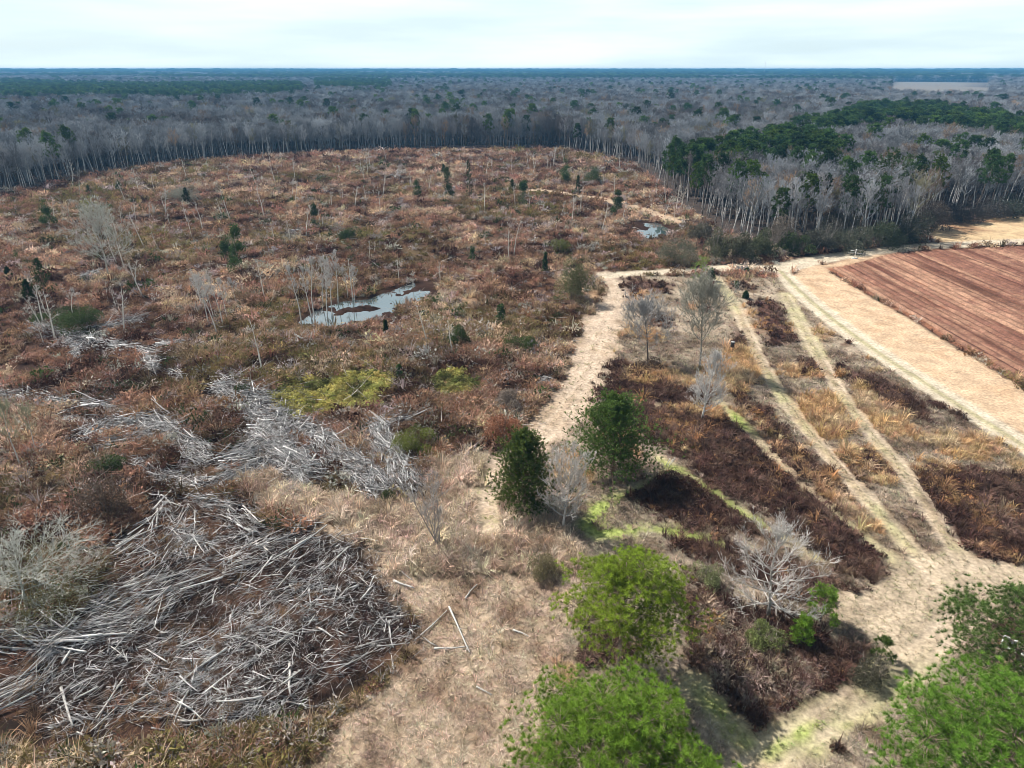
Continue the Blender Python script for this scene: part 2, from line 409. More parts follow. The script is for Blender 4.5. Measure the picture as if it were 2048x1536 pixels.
# name words, flows: (line in pixels, half width in pixels, sticks, spread in radians, length range m, height m, logs)
PILES = [
 ('windrow at the left edge of the near brush', [([(-60, 1290), (60, 1282), (150, 1280), (230, 1262)], 28, 300, 0.2, (2, 7), 0.9, 16),
   ([(200, 1255), (300, 1215), (420, 1160), (540, 1110), (640, 1066)], 52, 760, 0.34, (1.6, 6), 0.75, 22),
   ([(160, 1240), (250, 1200), (330, 1120), (400, 1060)], 40, 420, 0.35, (2, 5), 0.8, 8)]),
 ('log heap behind the long windrow', [([(240, 1110), (300, 1060), (350, 1010)], 40, 160, 0.3, (2, 4.5), 0.9, 14), ([(320, 1000), (350, 1050), (410, 1120)], 30, 150, 0.35, (2, 4), 1.0, 14),
   ([(390, 1005), (450, 1020), (520, 1055)], 30, 320, 0.22, (2, 5), 0.8, 5), ([(350, 1110), (430, 1080), (560, 1090)], 40, 300, 0.8, (1.5, 4), 0.5, 5), ([(180, 1110), (300, 1100)], 30, 90, 0.4, (2, 4.5), 0.4, 4)]),
 ('scattered brush beside the trampled grass', [([(300, 1400), (450, 1330), (600, 1260), (700, 1190)], 110, 1500, 0.9, (0.8, 3.5), 0.35, 18), ([(450, 1430), (600, 1380), (740, 1300), (840, 1258)], 40, 330, 0.45, (1.2, 4.5), 0.4, 10),
   ([(350, 1330), (480, 1260), (620, 1190), (720, 1130)], 60, 700, 0.45, (1.2, 4.5), 0.4, 14), ([(660, 1080), (730, 1150), (780, 1260)], 45, 420, 0.8, (0.8, 3), 0.4, 8), ([(420, 1420), (560, 1390)], 40, 300, 1.2, (0.5, 2), 0.25, 8)]),
 ('brush spread in the near left corner', [([(-20, 1420), (60, 1370), (140, 1260)], 28, 190, 0.15, (2.5, 6), 0.7, 9), ([(80, 1400), (200, 1320), (330, 1270)], 70, 520, 0.8, (1, 3.5), 0.4, 8), ([(100, 1470), (260, 1420), (420, 1360)], 40, 260, 0.5, (1, 4), 0.3, 8)]),
 ('brush pile between olive bush and dark cedars', [([(745, 850), (780, 900), (830, 985)], 30, 420, 0.14, (2.5, 7), 1.2, 18), ([(640, 890), (700, 930), (770, 985)], 40, 480, 0.30, (2, 6), 1.0, 14), ([(740, 862), (790, 845), (840, 836)], 12, 70, 0.18, (2.5, 6), 0.7, 5)]),
 ('big fan-shaped brush pile in the middle', [([(430, 780), (500, 800), (560, 850)], 45, 620, 0.55, (2, 6), 1.3, 14), ([(520, 860), (560, 900), (620, 960)], 45, 620, 0.35, (2.5, 7), 1.2, 14), ([(450, 930), (520, 900), (600, 840)], 35, 420, 0.35, (2.5, 6), 1.0, 9), ([(600, 850), (660, 880)], 35, 240, 0.7, (1.5, 4), 0.7, 4)]),
 ('brush pile left of the bare red soil', [([(170, 880), (230, 850), (320, 850)], 34, 420, 0.7, (2, 5), 1.0, 12), ([(300, 840), (360, 880), (420, 930)], 30, 320, 0.25, (2.5, 6), 0.9, 12), ([(200, 900), (280, 880), (360, 860)], 22, 180, 0.3, (2, 5.5), 0.7, 6)]),
 ('dull brush arc behind the log heap', [([(270, 930), (340, 965), (430, 975), (520, 935)], 24, 420, 0.35, (1.5, 5), 0.5, 6)]),
 ('long brush row at the left picture edge', [([(-60, 795), (40, 798), (130, 808), (230, 822)], 18, 420, 0.25, (2, 6), 0.9, 9), ([(110, 840), (200, 850)], 14, 120, 0.5, (1.5, 4), 0.5, 3)]),
 ('brush pile below the left green shrub', [([(60, 655), (140, 670), (200, 690), (265, 700)], 12, 260, 0.22, (2.5, 7), 0.9, 9), ([(130, 675), (160, 715)], 14, 110, 0.4, (2, 4), 0.8, 5), ([(200, 660), (290, 635)], 7, 70, 0.2, (3, 7), 0.6, 4)]),
 ('stack of pale logs set on end', [([(285, 705), (310, 745)], 20, 130, 0.22, (2.5, 6), 0.9, 14), ([(320, 690), (368, 690)], 9, 80, 0.9, (1.5, 3.5), 0.6, 3), ([(340, 740), (360, 765)], 10, 40, 0.3, (2, 4), 0.4, 2)]),
 ('small dark brush heap under the pale tree', [([(165, 558), (200, 545)], 7, 60, 0.3, (2, 5), 0.8, 4)]),
 ('small brush heap far up the clearing', [([(580, 468), (625, 462)], 6, 60, 0.5, (2, 5), 0.8, 2)]),
 ('pale broken stump heap by the dirt path', [([(1075, 770), (1100, 760)], 10, 60, 1.0, (1, 2.5), 0.7, 3)]),
]

PFLOW = []
for _, _fl in PILES:
    for _l, _w, *_ in _fl:
        PFLOW.append((PP(_l), max(1.2, 0.8 * _w * np.linalg.norm(P(*_l[1]) - [0, 0, CAMH]) / FPX)))
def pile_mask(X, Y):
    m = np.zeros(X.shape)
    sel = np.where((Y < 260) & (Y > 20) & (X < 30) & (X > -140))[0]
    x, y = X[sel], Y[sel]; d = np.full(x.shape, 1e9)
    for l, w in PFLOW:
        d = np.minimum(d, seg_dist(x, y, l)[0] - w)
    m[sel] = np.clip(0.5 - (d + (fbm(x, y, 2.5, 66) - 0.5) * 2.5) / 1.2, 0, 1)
    return m

def regions(X, Y):
    w = (fbm(X, Y, 5.0, 3) - 0.5) * 3.0
    w2 = (fbm(X, Y, 1.6, 8) - 0.5) * 1.2
    far = np.clip(np.hypot(X, Y) / 60, 1, 6)
    def s(sd, soft=0.5):
        return np.clip(0.5 - sd / (2 * soft), 0, 1)
    def minsd(polys):
        d = np.full(X.shape, 1e9)
        for p in polys:
            d = np.minimum(d, poly_sd(X, Y, p))
        return d
    def lane(l, ww=0.5):
        d, wd = seg_dist(X, Y, l); return d - wd + w2 * ww
    R = {}
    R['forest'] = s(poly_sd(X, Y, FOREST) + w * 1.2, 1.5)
    R['meadow'] = s(poly_sd(X, Y, MEADOW) + w * 0.4, 0.6)
    R['tan'] = s(poly_sd(X, Y, TAN) + w, 1.0)
    R['dark'] = s(np.minimum(minsd(DARKS) + w * 0.9 + w2 * 1.6, np.where((fbm(X, Y, 9, 222) > 0.67), -0.5, 3.0)), 1.3)
    R['orange'] = s(np.minimum(minsd(ORANGES) + w * 1.0 + w2 * 2.2, np.where((fbm(X, Y, 8, 233) > 0.68), -0.5, 3.0)), 1.5)
    R['lane'] = s(np.minimum.reduce([lane(l, 1.3) for l in LANES]) + 0.45, 0.55)
    R['dark'] = R['dark'] * R['meadow']; R['orange'] = R['orange'] * R['meadow']
    R['junction'] = s(poly_sd(X, Y, JUNCTION) + w * 0.7 + w2, 0.7)
    R['green'] = s(minsd(GREENS) + w * 0.4 + w2 * 0.8, 0.8)
    R['rut'] = np.zeros(X.shape)
    for k_ in (2, 3, 5):
        d_, _ = seg_dist(X, Y, LANES[k_]); R['rut'] = np.maximum(R['rut'], s(np.abs(d_ - 0.85) - 0.28 + w2 * 0.25, 0.3))
    d_, _ = seg_dist(X, Y, PATH); R['rut'] = np.maximum(R['rut'], 0.8 * s(np.abs(d_ - 0.9) - 0.28 + w2 * 0.4, 0.35))
    R['path'] = s(lane(PATH, 3.0) + 0.7, 1.0)
    R['path2'] = s(np.minimum.reduce([lane(l, 7) for l in PATHS2]), 0.8)
    d1, w1 = seg_dist(X, Y, ROAD1); d2, w2r = seg_dist(X, Y, ROAD2)
    R['road'] = s(np.minimum(d1 - w1, d2 - w2r) + w2 * 0.3, 0.35)
    R['rutmid'] = s(np.abs(np.where(d2 < d1, d2, 9)) - 0.55 + w2 * 0.3, 0.3)
    R['sand'] = s(poly_sd(X, Y, SANDSTRIP) + w2 * 0.4, 0.5)
    R['sandfar'] = s(poly_sd(X, Y, SANDFAR) + w, 1.5)
    R['field'] = s(poly_sd(X, Y, FIELD), 0.4)
    R['pond_sd'] = np.minimum(poly_sd(X, Y, POND), poly_sd(X, Y, PUDDLE))
    R['yellow'] = s(minsd(YELLOWS) + w * 2.6 + w2 * 2, 1.5)
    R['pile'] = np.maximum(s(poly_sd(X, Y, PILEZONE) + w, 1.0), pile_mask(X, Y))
    a = np.arctan2(X, Y); dd = np.hypot(X, Y)
    R['farfield'] = ((a > FARFIELD_A[0]) & (a < FARFIELD_A[1]) & (dd > 1300) & (dd < 3300)).astype(float)
    return R

def lerp(a, b, t):
    return a + (np.asarray(b) - a) * t[..., None]

def ground_colour(X, Y, R):
    n1 = fbm(X, Y, 14, 21); n2 = fbm(X, Y, 3.0, 31); n3 = fbm(X, Y, 40, 41)
    c = lerp(np.array([0.035, 0.018, 0.013]) + 0 * X[..., None], (0.12, 0.06, 0.036), np.clip((n2 - 0.35) * 2.5, 0, 1))
    c = lerp(c, (0.36, 0.24, 0.15), np.clip((n1 - 0.58) * 5, 0, 1) * np.clip((n2 - 0.4) * 4, 0, 1))
    c = lerp(c, (0.17, 0.13, 0.06), np.clip((n3 - 0.55) * 4, 0, 1) * 0.6)
    c = lerp(c, (0.20, 0.15, 0.06), R['yellow'] * 0.35)
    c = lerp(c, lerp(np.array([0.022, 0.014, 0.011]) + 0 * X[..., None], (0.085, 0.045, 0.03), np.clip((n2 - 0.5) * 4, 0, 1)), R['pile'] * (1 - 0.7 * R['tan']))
    c = lerp(c, lerp(np.array([0.42, 0.325, 0.235]) + 0 * X[..., None], (0.20, 0.13, 0.085), np.clip((n2 - 0.42) * 3, 0, 1)), R['tan'])
    c = lerp(c, lerp(np.array([0.34, 0.275, 0.205]) + 0 * X[..., None], (0.15, 0.105, 0.07), np.clip((n2 - 0.42) * 4, 0, 1)), R['meadow'])
    c = lerp(c, (0.36, 0.21, 0.11), R['orange'] * 0.7)
    c = lerp(c, lerp(np.array([0.065, 0.033, 0.027]) + 0 * X[..., None], (0.13, 0.07, 0.052), np.clip((n2 - 0.4) * 3, 0, 1)), R['dark'])
    c = lerp(c, lerp(np.array([0.36, 0.33, 0.185]) + 0 * X[..., None], (0.42, 0.33, 0.22), np.clip((n1 - 0.4) * 5, 0, 1)), R['lane'] * np.clip(0.55 + (n2 - 0.4) * 2, 0, 1))
    c = lerp(c, lerp(np.array([0.43, 0.345, 0.25]) + 0 * X[..., None], (0.30, 0.24, 0.17), np.clip((n2 - 0.5) * 4, 0, 1)), R['junction'] * 0.9)
    c = lerp(c, (0.27, 0.33, 0.085), R['green'] * 0.9 * np.clip((n2 - 0.2) * 3, 0, 1))
    c = lerp(c, lerp(np.array([0.45, 0.35, 0.265]) + 0 * X[..., None], (0.36, 0.27, 0.19), np.clip((n2 - 0.5) * 4, 0, 1)), R['path'])
    c = lerp(c, (0.49, 0.40, 0.305), R['rut'] * np.clip(0.15 + (n1 - 0.3) * 1.8, 0.1, 0.8))
    c = lerp(c, (0.45, 0.34, 0.24), R['path2'] * 0.9)
    c = lerp(c, lerp(np.array([0.50, 0.37, 0.22]) + 0 * X[..., None], (0.28, 0.16, 0.09), np.clip((n1 - 0.45) * 5, 0, 1)), R['sandfar'])
    c = lerp(c, lerp(np.array([0.50, 0.36, 0.24]) + 0 * X[..., None], (0.44, 0.30, 0.19), np.clip((n2 - 0.5) * 4, 0, 1)), R["sand"])
    c = lerp(c, (0.49, 0.42, 0.32), R['road'])
    c = lerp(c, (0.30, 0.27, 0.15), R['rutmid'] * R['road'] * 0.85)
    c = lerp(c, (0.24, 0.11, 0.065), R['field'])
    c = lerp(c, (0.03, 0.014, 0.009), np.clip(1 - (R['pond_sd'] - 1.2 - (n2 - 0.5) * 4) / 2.0, 0, 1))
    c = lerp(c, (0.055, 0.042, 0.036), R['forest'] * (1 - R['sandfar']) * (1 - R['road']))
    c = lerp(c, (0.19, 0.165, 0.135), R['farfield'])
    return np.clip(c, 0, 1)

def pond_depth(X, Y, sd):
    n = fbm(X, Y, 5.0, 79, 4)
    return 0.22 * np.clip((sd - 0.5) / 2, 0, 1) * np.clip((9 - sd) / 4, 0, 1) + np.where(sd < 3, -0.55 * np.clip((1.2 - sd) / 3.0, 0, 1) + (n - 0.47) * 2.6 * np.clip((2.0 - sd) / 3, 0, 1), 0)

def height(X, Y, R):
    far = np.hypot(X, Y)
    k = np.clip(1.4 - far / 500, 0.0, 1)
    rough = np.clip(1 - R['path'] - R['road'] - R['sand'] - R['lane'] * 0.7 - R['junction'] * 0.6, 0.12, 1)
    z = ((fbm(X, Y, 9, 51) - 0.5) * 0.5 + (fbm(X, Y, 1.1, 61, 3) - 0.5) * 0.28 * rough) * k
    z = z + pond_depth(X, Y, R['pond_sd'])
    z = z - 0.25 * R['field']
    z = z - 0.10 * R['road'] * (1 - R['rutmid']) - 0.12 * R['rut']
    return z * np.clip((900 - far) / 300, 0, 1)

def graded(a, b, step0, g):
    v = [a]
    while v[-1] < b:
        v.append(v[-1] + step0 + g * (v[-1] - a))
    return np.array(v)

yr = np.concatenate([[-200, -60, 0, 15], graded(24, 470, 0.30, 0.0068)])
yr = np.concatenate([yr, graded(yr[-1] + 5, 14000, 8, 0.10)])
xh = graded(0, 75, 0.45, 0.0)
xh = np.concatenate([xh, graded(xh[-1] + 0.5, 480, 0.6, 0.012)])
xh = np.concatenate([xh, graded(xh[-1] + 12, 13000, 20, 0.12)])
xr = np.concatenate([-xh[:0:-1], xh])
GX, GY = np.meshgrid(xr, yr)
shp = GX.shape
X, Y = GX.ravel(), GY.ravel()
R = regions(X, Y)
GZ = height(X, Y, R)
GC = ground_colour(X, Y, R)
ny, nx = shp
ii = np.arange(ny * nx).reshape(shp)
quads = np.stack([ii[:-1, :-1], ii[:-1, 1:], ii[1:, 1:], ii[1:, :-1]], -1).reshape(-1, 4)
GV = np.stack([X, Y, GZ], 1)

def fav(a):
    return a[quads].mean(1)
kind = np.zeros(len(quads), int)
names = ['ground', 'forest_floor', 'meadow', 'dry_grass_clearing', 'dirt_path', 'mown_lane', 'dirt_road', 'sand_margin', 'far_field']
for code, key in [(1, 'forest'), (2, 'meadow'), (3, 'tan'), (5, 'lane'), (5, 'junction'), (4, 'path'), (7, 'sand'), (7, 'sandfar'), (6, 'road'), (8, 'farfield')]:
    kind[fav(R[key]) > 0.5] = code
GLAB = ['rust brown scrub ground of the cleared woodland', 'dark leaf-littered floor under the woods', 'pale grey tan winter meadow beside the field',
        'trampled pale dry grass at the foot of the picture', 'pale dirt path running from cedars up to the road', 'mown pale grass lanes crossing the meadow',
        'pale two-track farm road round the field edge', 'bare orange sand margin along the ploughed field', 'distant tan field cut into the woods']
for c, nm in enumerate(names):
    q = quads[kind == c]
    if not len(q): continue
    u, inv = np.unique(q, return_inverse=True)
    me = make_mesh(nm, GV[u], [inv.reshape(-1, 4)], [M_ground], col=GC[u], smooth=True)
    add(nm, me, kind='structure', label=GLAB[c], category='ground' if c in (0, 1, 2, 3) else ('path' if c in (4, 5) else ('road' if c == 6 else 'field')))

def ground_z(x, y):
    x = np.atleast_1d(np.asarray(x, float)); y = np.atleast_1d(np.asarray(y, float))
    return height(x, y, regions(x, y))

# ------------------------------------------------------------------ water
def water_sheet(name, poly, lab):
    c = poly.mean(0); p = c + (poly - c) * 1.35
    V = np.concatenate([[[*c, -0.16]], np.column_stack([p, np.full(len(p), -0.16)])])
    F = [[0, k + 1, (k + 1) % len(p) + 1] for k in range(len(p))]
    me = make_mesh(name, V, [np.array(F)], [M_water])
    return add(name, me, kind='structure', label=lab, category='pond')
water_sheet('pond_water', POND, 'shallow pond reflecting the pale sky in the clearing')
water_sheet('puddle_water', PUDDLE, 'small pale puddle at the right edge of the clearing')

# ------------------------------------------------------------------ ploughed field with real furrows
def ploughed():
    ex = (E1 - E0) / np.linalg.norm(E1 - E0)
    ey = np.array([-ex[1], ex[0]])
    if np.dot(P(1900, 560)[:2] - E0, ey) < 0: ey = -ey
    us = np.arange(-30, 230, 1.2); vsn = np.arange(0.0, 190, 0.26)
    U, Vv = np.meshgrid(us, vsn)
    Xf = E0[0] + U * ex[0] + Vv * ey[0]; Yf = E0[1] + U * ex[1] + Vv * ey[1]
    wob = (fbm(Xf, Yf, 12, 91) - 0.5) * 0.35
    n = fbm(Xf, Yf, 1.5, 92, 3); band = fbm(Vv, U * 0.03, 3.2, 93, 4); band2 = fbm(Vv, U * 0.05, 1.3, 94, 2)
    Z = 0.17 * np.sin((Vv + wob) * 2 * pi / 1.85) + 0.05 * np.sin((Vv + wob) * 2 * pi / 0.92) + (n - 0.5) * 0.25 + (band2 - 0.5) * 0.3
    Z = Z + np.where(Vv < 1.6, -0.55 * np.sin(np.clip(Vv / 1.6, 0, 1) * pi), 0.05)
    C = lerp(np.array([0.18, 0.088, 0.062]) + 0 * U[..., None], (0.33, 0.195, 0.13), np.clip((band - 0.45) * 3.0 + (n - 0.5) * 1.2, 0, 1))
    C = lerp(C, (0.085, 0.034, 0.024), np.clip((band2 - 0.52) * 5, 0, 1) * 0.85)
    C = C * (0.75 + 0.5 * fbm(Xf, Yf, 0.8, 97, 2))[..., None]
    C = lerp(C, (0.07, 0.03, 0.02), np.clip(1 - np.hypot((U - 18) / 25, (Vv - 26) / 3), 0, 1))
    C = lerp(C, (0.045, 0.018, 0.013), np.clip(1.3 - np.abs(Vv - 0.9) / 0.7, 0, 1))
    idx = np.arange(U.size).reshape(U.shape)
    q = np.stack([idx[:-1, :-1], idx[:-1, 1:], idx[1:, 1:], idx[1:, :-1]], -1).reshape(-1, 4)
    Xr, Yr = Xf.ravel(), Yf.ravel()
    sd = poly_sd(Xr, Yr, FIELD)
    zz = Z.ravel() - 0.45 * np.clip((sd + 0.8) / 0.8, 0, 1)
    q = q[(sd[q] < 0.3).all(1)]
    u, inv = np.unique(q, return_inverse=True)
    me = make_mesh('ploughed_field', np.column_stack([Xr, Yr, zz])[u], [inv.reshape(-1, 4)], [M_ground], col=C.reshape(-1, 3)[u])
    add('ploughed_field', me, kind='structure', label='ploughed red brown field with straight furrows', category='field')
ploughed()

# ------------------------------------------------------------------ scatter of uncountable plants (geometry-node instances, kind = stuff)
def proto(name, me):
    return bpy.data.objects.new(name, me)           # never linked: only a source for scattered stuff

def scatter(name, protos, pts, scale, rot, tint, idx, label, category):
    n = len(pts)
    me = bpy.data.meshes.new(name)
    me.vertices.add(n); me.vertices.foreach_set('co', np.asarray(pts, np.float32).ravel())
    def attr(nm, ty, data, key):
        a = me.attributes.new(nm, ty, 'POINT'); a.data.foreach_set(key, np.ascontiguousarray(data).ravel())
    sc = np.asarray(scale, np.float32)
    if sc.ndim == 1: sc = np.repeat(sc[:, None], 3, 1)
    attr('scl', 'FLOAT_VECTOR', sc.astype(np.float32), 'vector')
    attr('rot', 'FLOAT_VECTOR', np.asarray(rot, np.float32), 'vector')
    c = np.ones((n, 4), np.float32); c[:, :3] = tint
    attr('tint', 'FLOAT_COLOR', c, 'color')
    attr('pidx', 'INT', np.asarray(idx, np.int32), 'value')
    o = add(name, me, kind='stuff', label=label, category=category)
    g = bpy.data.node_groups.new(name + '_scatter', 'GeometryNodeTree')
    g.interface.new_socket('Geometry', in_out='INPUT', socket_type='NodeSocketGeometry')
    g.interface.new_socket('Geometry', in_out='OUTPUT', socket_type='NodeSocketGeometry')
    N = g.nodes.new; Lk = g.links.new
    gi = N('NodeGroupInput'); go = N('NodeGroupOutput')
    ip = N('GeometryNodeInstanceOnPoints'); ip.inputs['Pick Instance'].default_value = True
    jo = N('GeometryNodeJoinGeometry')
    for p in protos:
        oi = N('GeometryNodeObjectInfo'); oi.inputs['Object'].default_value = p; oi.inputs['As Instance'].default_value = True
        Lk(oi.outputs['Geometry'], jo.inputs[0])
    def na(nm, ty):
        a = N('GeometryNodeInputNamedAttribute'); a.data_type = ty; a.inputs['Name'].default_value = nm; return a.outputs[0]
    Lk(gi.outputs[0], ip.inputs['Points']); Lk(jo.outputs[0], ip.inputs['Instance'])
    Lk(na('pidx', 'INT'), ip.inputs['Instance Index'])
    er = N('FunctionNodeEulerToRotation'); Lk(na('rot', 'FLOAT_VECTOR'), er.inputs[0]); Lk(er.outputs[0], ip.inputs['Rotation'])
    Lk(na('scl', 'FLOAT_VECTOR'), ip.inputs['Scale'])
    Lk(ip.outputs[0], go.inputs[0])
    md = o.modifiers.new('scatter', 'NODES'); md.node_group = g
    return o

# ------------------------------------------------------------------ tree makers
def bare_tree(h, r0, lo, n1, n2, n3, n4, spread, up=0.6, ang=(35, 65), w=0.05, lw=0.9, stems=1, lean=0.03, tz=1.0, limbs=None):
    """trunk Geo and crown Geo of a leafless tree"""
    T = Geo(); C = Geo()
    S = np.zeros((stems, 3)); D = np.tile([0, 0, 1.0], (stems, 1))
    if stems > 1:
        S[:, :2] = rng.normal(size=(stems, 2)) * r0 * 1.5; D[:, :2] = rng.normal(size=(stems, 2)) * 0.16
    tp = grow(S, D + rng.normal(size=D.shape) * lean, h * np.linspace(0.96, 0.75, stems), 8, 0.1, 0.05)
    tr = r0 * np.linspace(1, 0.16, 8)[None] * np.linspace(1, 0.7, stems)[:, None]
    tr[:, 0] *= 1.35
    T.tubes(tp, tr, 6, 0.5)
    par = rng.integers(0, stems, n1)
    t = lo + (0.97 - lo) * np.sort(rng.random(n1)) ** tz
    p, d = along(tp, par, t)
    az = np.arange(n1) * 2.4 + rng.random(n1) * 0.8
    a = np.radians(ang[0] + (ang[1] - ang[0]) * (1 - (t - lo) / (1 - lo)) + rng.normal(size=n1) * 7)
    hor = np.stack([np.cos(az), np.sin(az), 0 * az], 1)
    D1 = norm(d * np.cos(a)[:, None] + hor * np.sin(a)[:, None])
    rel = (t - lo) / (1 - lo)
    L1 = spread * h * (0.35 + 0.75 * np.sin(np.clip(rel * 0.85 + 0.22, 0, 1) * pi) ** 0.8) * (0.75 + 0.5 * rng.random(n1))
    p1 = grow(p, D1, L1, 6, up, 0.09)
    rb = r0 * 0.42 * (1 - 0.65 * rel)
    if limbs is None:
        C.tubes(p1, rb[:, None] * np.linspace(1, 0.2, 6)[None], 4, 0.55)
    else:
        for j in range(n1):
            lg = Geo(); lg.tubes(p1[j:j + 1], rb[j] * np.linspace(1, 0.2, 6)[None], 5, 0.55); limbs.append(lg)
    par2 = np.repeat(np.arange(n1), n2); t2 = 0.25 + 0.75 * rng.random(n1 * n2)
    q, d2 = along(p1, par2, t2)
    D2 = norm(turn(d2, np.radians(rng.uniform(25, 60, len(q)))) + [0, 0, 0.12])
    L2 = L1[par2] * (0.55 - 0.25 * t2) * rng.uniform(0.6, 1.3, len(q))
    p2 = grow(q, D2, L2, 4, up * 0.7, 0.12)
    r2 = np.maximum(rb[par2] * 0.4, w * 0.45)
    C.tubes(p2, r2[:, None] * np.linspace(1, 0.3, 4)[None], 3, 0.6)
    if n3:
        par3 = np.repeat(np.arange(len(q)), n3); t3 = 0.2 + 0.8 * rng.random(len(par3))
        q3, d3 = along(p2, par3, t3)
        D3 = norm(turn(d3, np.radians(rng.uniform(20, 60, len(q3)))) + [0, 0, 0.12])
        L3 = np.clip(L2[par3] * 0.6, 0.4, 2.2) * rng.uniform(0.5, 1.2, len(q3)) * lw
        if n4:
            p3 = grow(q3, D3, L3, 3, up * 0.4, 0.12)
            C.tubes(p3, np.full((len(q3), 1), w * 0.35) * np.linspace(1, 0.5, 3)[None], 3, 0.7)
            par4 = np.repeat(np.arange(len(q3)), n4)
            q4, d4 = along(p3, par4, rng.random(len(par4)))
            C.blades(q4, turn(d4, np.radians(rng.uniform(20, 60, len(q4)))), L3[par4] * rng.uniform(0.4, 0.8, len(q4)), w * 0.8, 0.6 + 0.4 * rng.random(len(q4)))
        else:
            C.blades(q3, D3, L3, w, 0.4 + 0.6 * rng.random(len(q3)))
    return T, C

def pine(h, r0, lo, nb, radius, n2, clump_n, blade_n, blen, bw, flat=0.0, top=0.9, droop=0.0):
    T = Geo(); C = Geo()
    tp = grow(np.zeros((1, 3)), np.array([[0.02, 0.01, 1.0]]), h * 0.97, 9, 0.1, 0.025)
    T.tubes(tp, r0 * np.linspace(1, 0.12, 9)[None], 7, 0.5)
    t = lo + (0.985 - lo) * (np.arange(nb) + rng.random(nb) * 0.6) / nb
    rel = (t - lo) / (1 - lo)
    p, d = along(tp, np.zeros(nb, int), t)
    az = np.arange(nb) * 2.399 + rng.random(nb) * 0.7
    prof = np.clip((1 - (rel * (0.55 + 0.5 * top)) ** 2.0), 0.05, 1) ** 0.6 * np.clip(0.72 + rel * 1.2, 0, 1)
    L1 = radius * prof * rng.uniform(0.7, 1.12, nb)
    el = np.radians(-5 + 55 * rel + rng.normal(size=nb) * 7) - droop * (1 - rel)
    D1 = np.stack([np.cos(az) * np.cos(el), np.sin(az) * np.cos(el), np.sin(el)], 1)
    p1 = grow(p, D1, L1, 6, 0.5, 0.08)
    rb = np.maximum(r0 * 0.28 * (1 - 0.6 * rel), 0.03)
    T.tubes(p1, rb[:, None] * np.linspace(1, 0.25, 6)[None], 4, 0.45)
    par = np.repeat(np.arange(nb), n2); t2 = 0.3 + 0.7 * rng.random(len(par)) ** 0.8
    q, d2 = along(p1, par, t2)
    D2 = norm(turn(d2, np.radians(rng.uniform(25, 65, len(q)))) * [1, 1, 0.6] + [0, 0, 0.18])
    L2 = L1[par] * rng.uniform(0.18, 0.42, len(q)) * (1.15 - 0.5 * t2) + 0.2
    p2 = grow(q, D2, L2, 4, 0.5, 0.1)
    if clump_n >= 3:
        T.tubes(p2, np.full((len(q), 1), rb.mean() * 0.35) * np.linspace(1, 0.4, 4)[None], 3, 0.5)
    pc = np.repeat(np.arange(len(q)), clump_n); tcn = 0.35 + 0.65 * rng.random(len(pc)) ** 0.6
    tcn[::clump_n] = 1.0
    c, dc = along(p2, pc, tcn)
    c = c + rng.normal(size=c.shape) * blen * 0.35
    dc = norm(dc + [0, 0, 0.55] + rng.normal(size=c.shape) * 0.25)
    vb = rng.random(len(c))
    cb = np.repeat(c, blade_n, 0); db = np.repeat(dc, blade_n, 0)
    Db = norm(db * 0.75 + norm(rng.normal(size=db.shape)))
    C.blades(cb + Db * blen * 0.05, Db, blen * rng.uniform(0.7, 1.2, len(cb)), bw, np.repeat(vb, blade_n) * 0.75 + 0.25 * rng.random(len(cb)))
    return T, C

def pine_dome(h, r0, lo, radius, nl, per, bn, bl, bw):
    T = Geo(); C = Geo()
    tp = grow(np.zeros((1, 3)), np.array([[0.02, 0.01, 1.0]]), h * 0.94, 9, 0.1, 0.025)
    T.tubes(tp, r0 * np.linspace(1, 0.12, 9)[None], 8, 0.5)
    rel = (np.arange(nl) + 0.5) / nl
    az = np.arange(nl) * 2.399 + rng.normal(size=nl) * 0.25
    prof = np.sqrt(np.clip(1 - (rel * 1.02) ** 2.2, 0, 1)) * np.clip(0.75 + rel, 0, 1)
    rad = radius * prof * rng.uniform(0.35, 0.86, nl)
    z = h * (lo + (0.90 - lo) * rel) + rng.normal(size=nl) * 0.25
    c = np.stack([np.cos(az) * rad, np.sin(az) * rad, z], 1)
    sz = radius * rng.uniform(0.20, 0.36, nl) * (1.05 - 0.35 * rel)
    root = np.stack([0 * z, 0 * z, np.clip(z - rad * 0.45, h * lo * 0.8, h * 0.9)], 1)
    mid = (root + c) / 2 + rng.normal(size=c.shape) * 0.2 - [0, 0, 0.3]
    T.tubes(np.stack([root, mid, c], 1), (r0 * 0.34 * (1 - 0.6 * rel))[:, None] * np.array([[1, 0.7, 0.35]]), 5, 0.45)
    j = np.repeat(np.arange(nl), per)
    u = norm(rng.normal(size=(len(j), 3)) + [0, 0, 0.35])
    pos = c[j] + u * (sz[j] * rng.uniform(0.45, 1.08, len(j)))[:, None] * [1, 1, 0.62]
    # twigs from the lobe's heart to each needle clump
    C0 = c[j] + (pos - c[j]) * 0.25
    T.blades(C0, pos - C0, np.linalg.norm(pos - C0, axis=1), 0.035, 0.5)
    dc = norm(u * 0.7 + [0, 0, 0.8])
    vb = np.clip(rng.normal(0.5, 0.34, len(j)), 0, 1)
    cb = np.repeat(pos, bn, 0); db = np.repeat(dc, bn, 0)
    Db = norm(db * 0.95 + norm(rng.normal(size=db.shape)))
    C.blades(cb, Db, bl * rng.uniform(0.7, 1.2, len(cb)), bw, np.repeat(vb, bn) * 0.8 + 0.2 * rng.random(len(cb)))
    return T, C

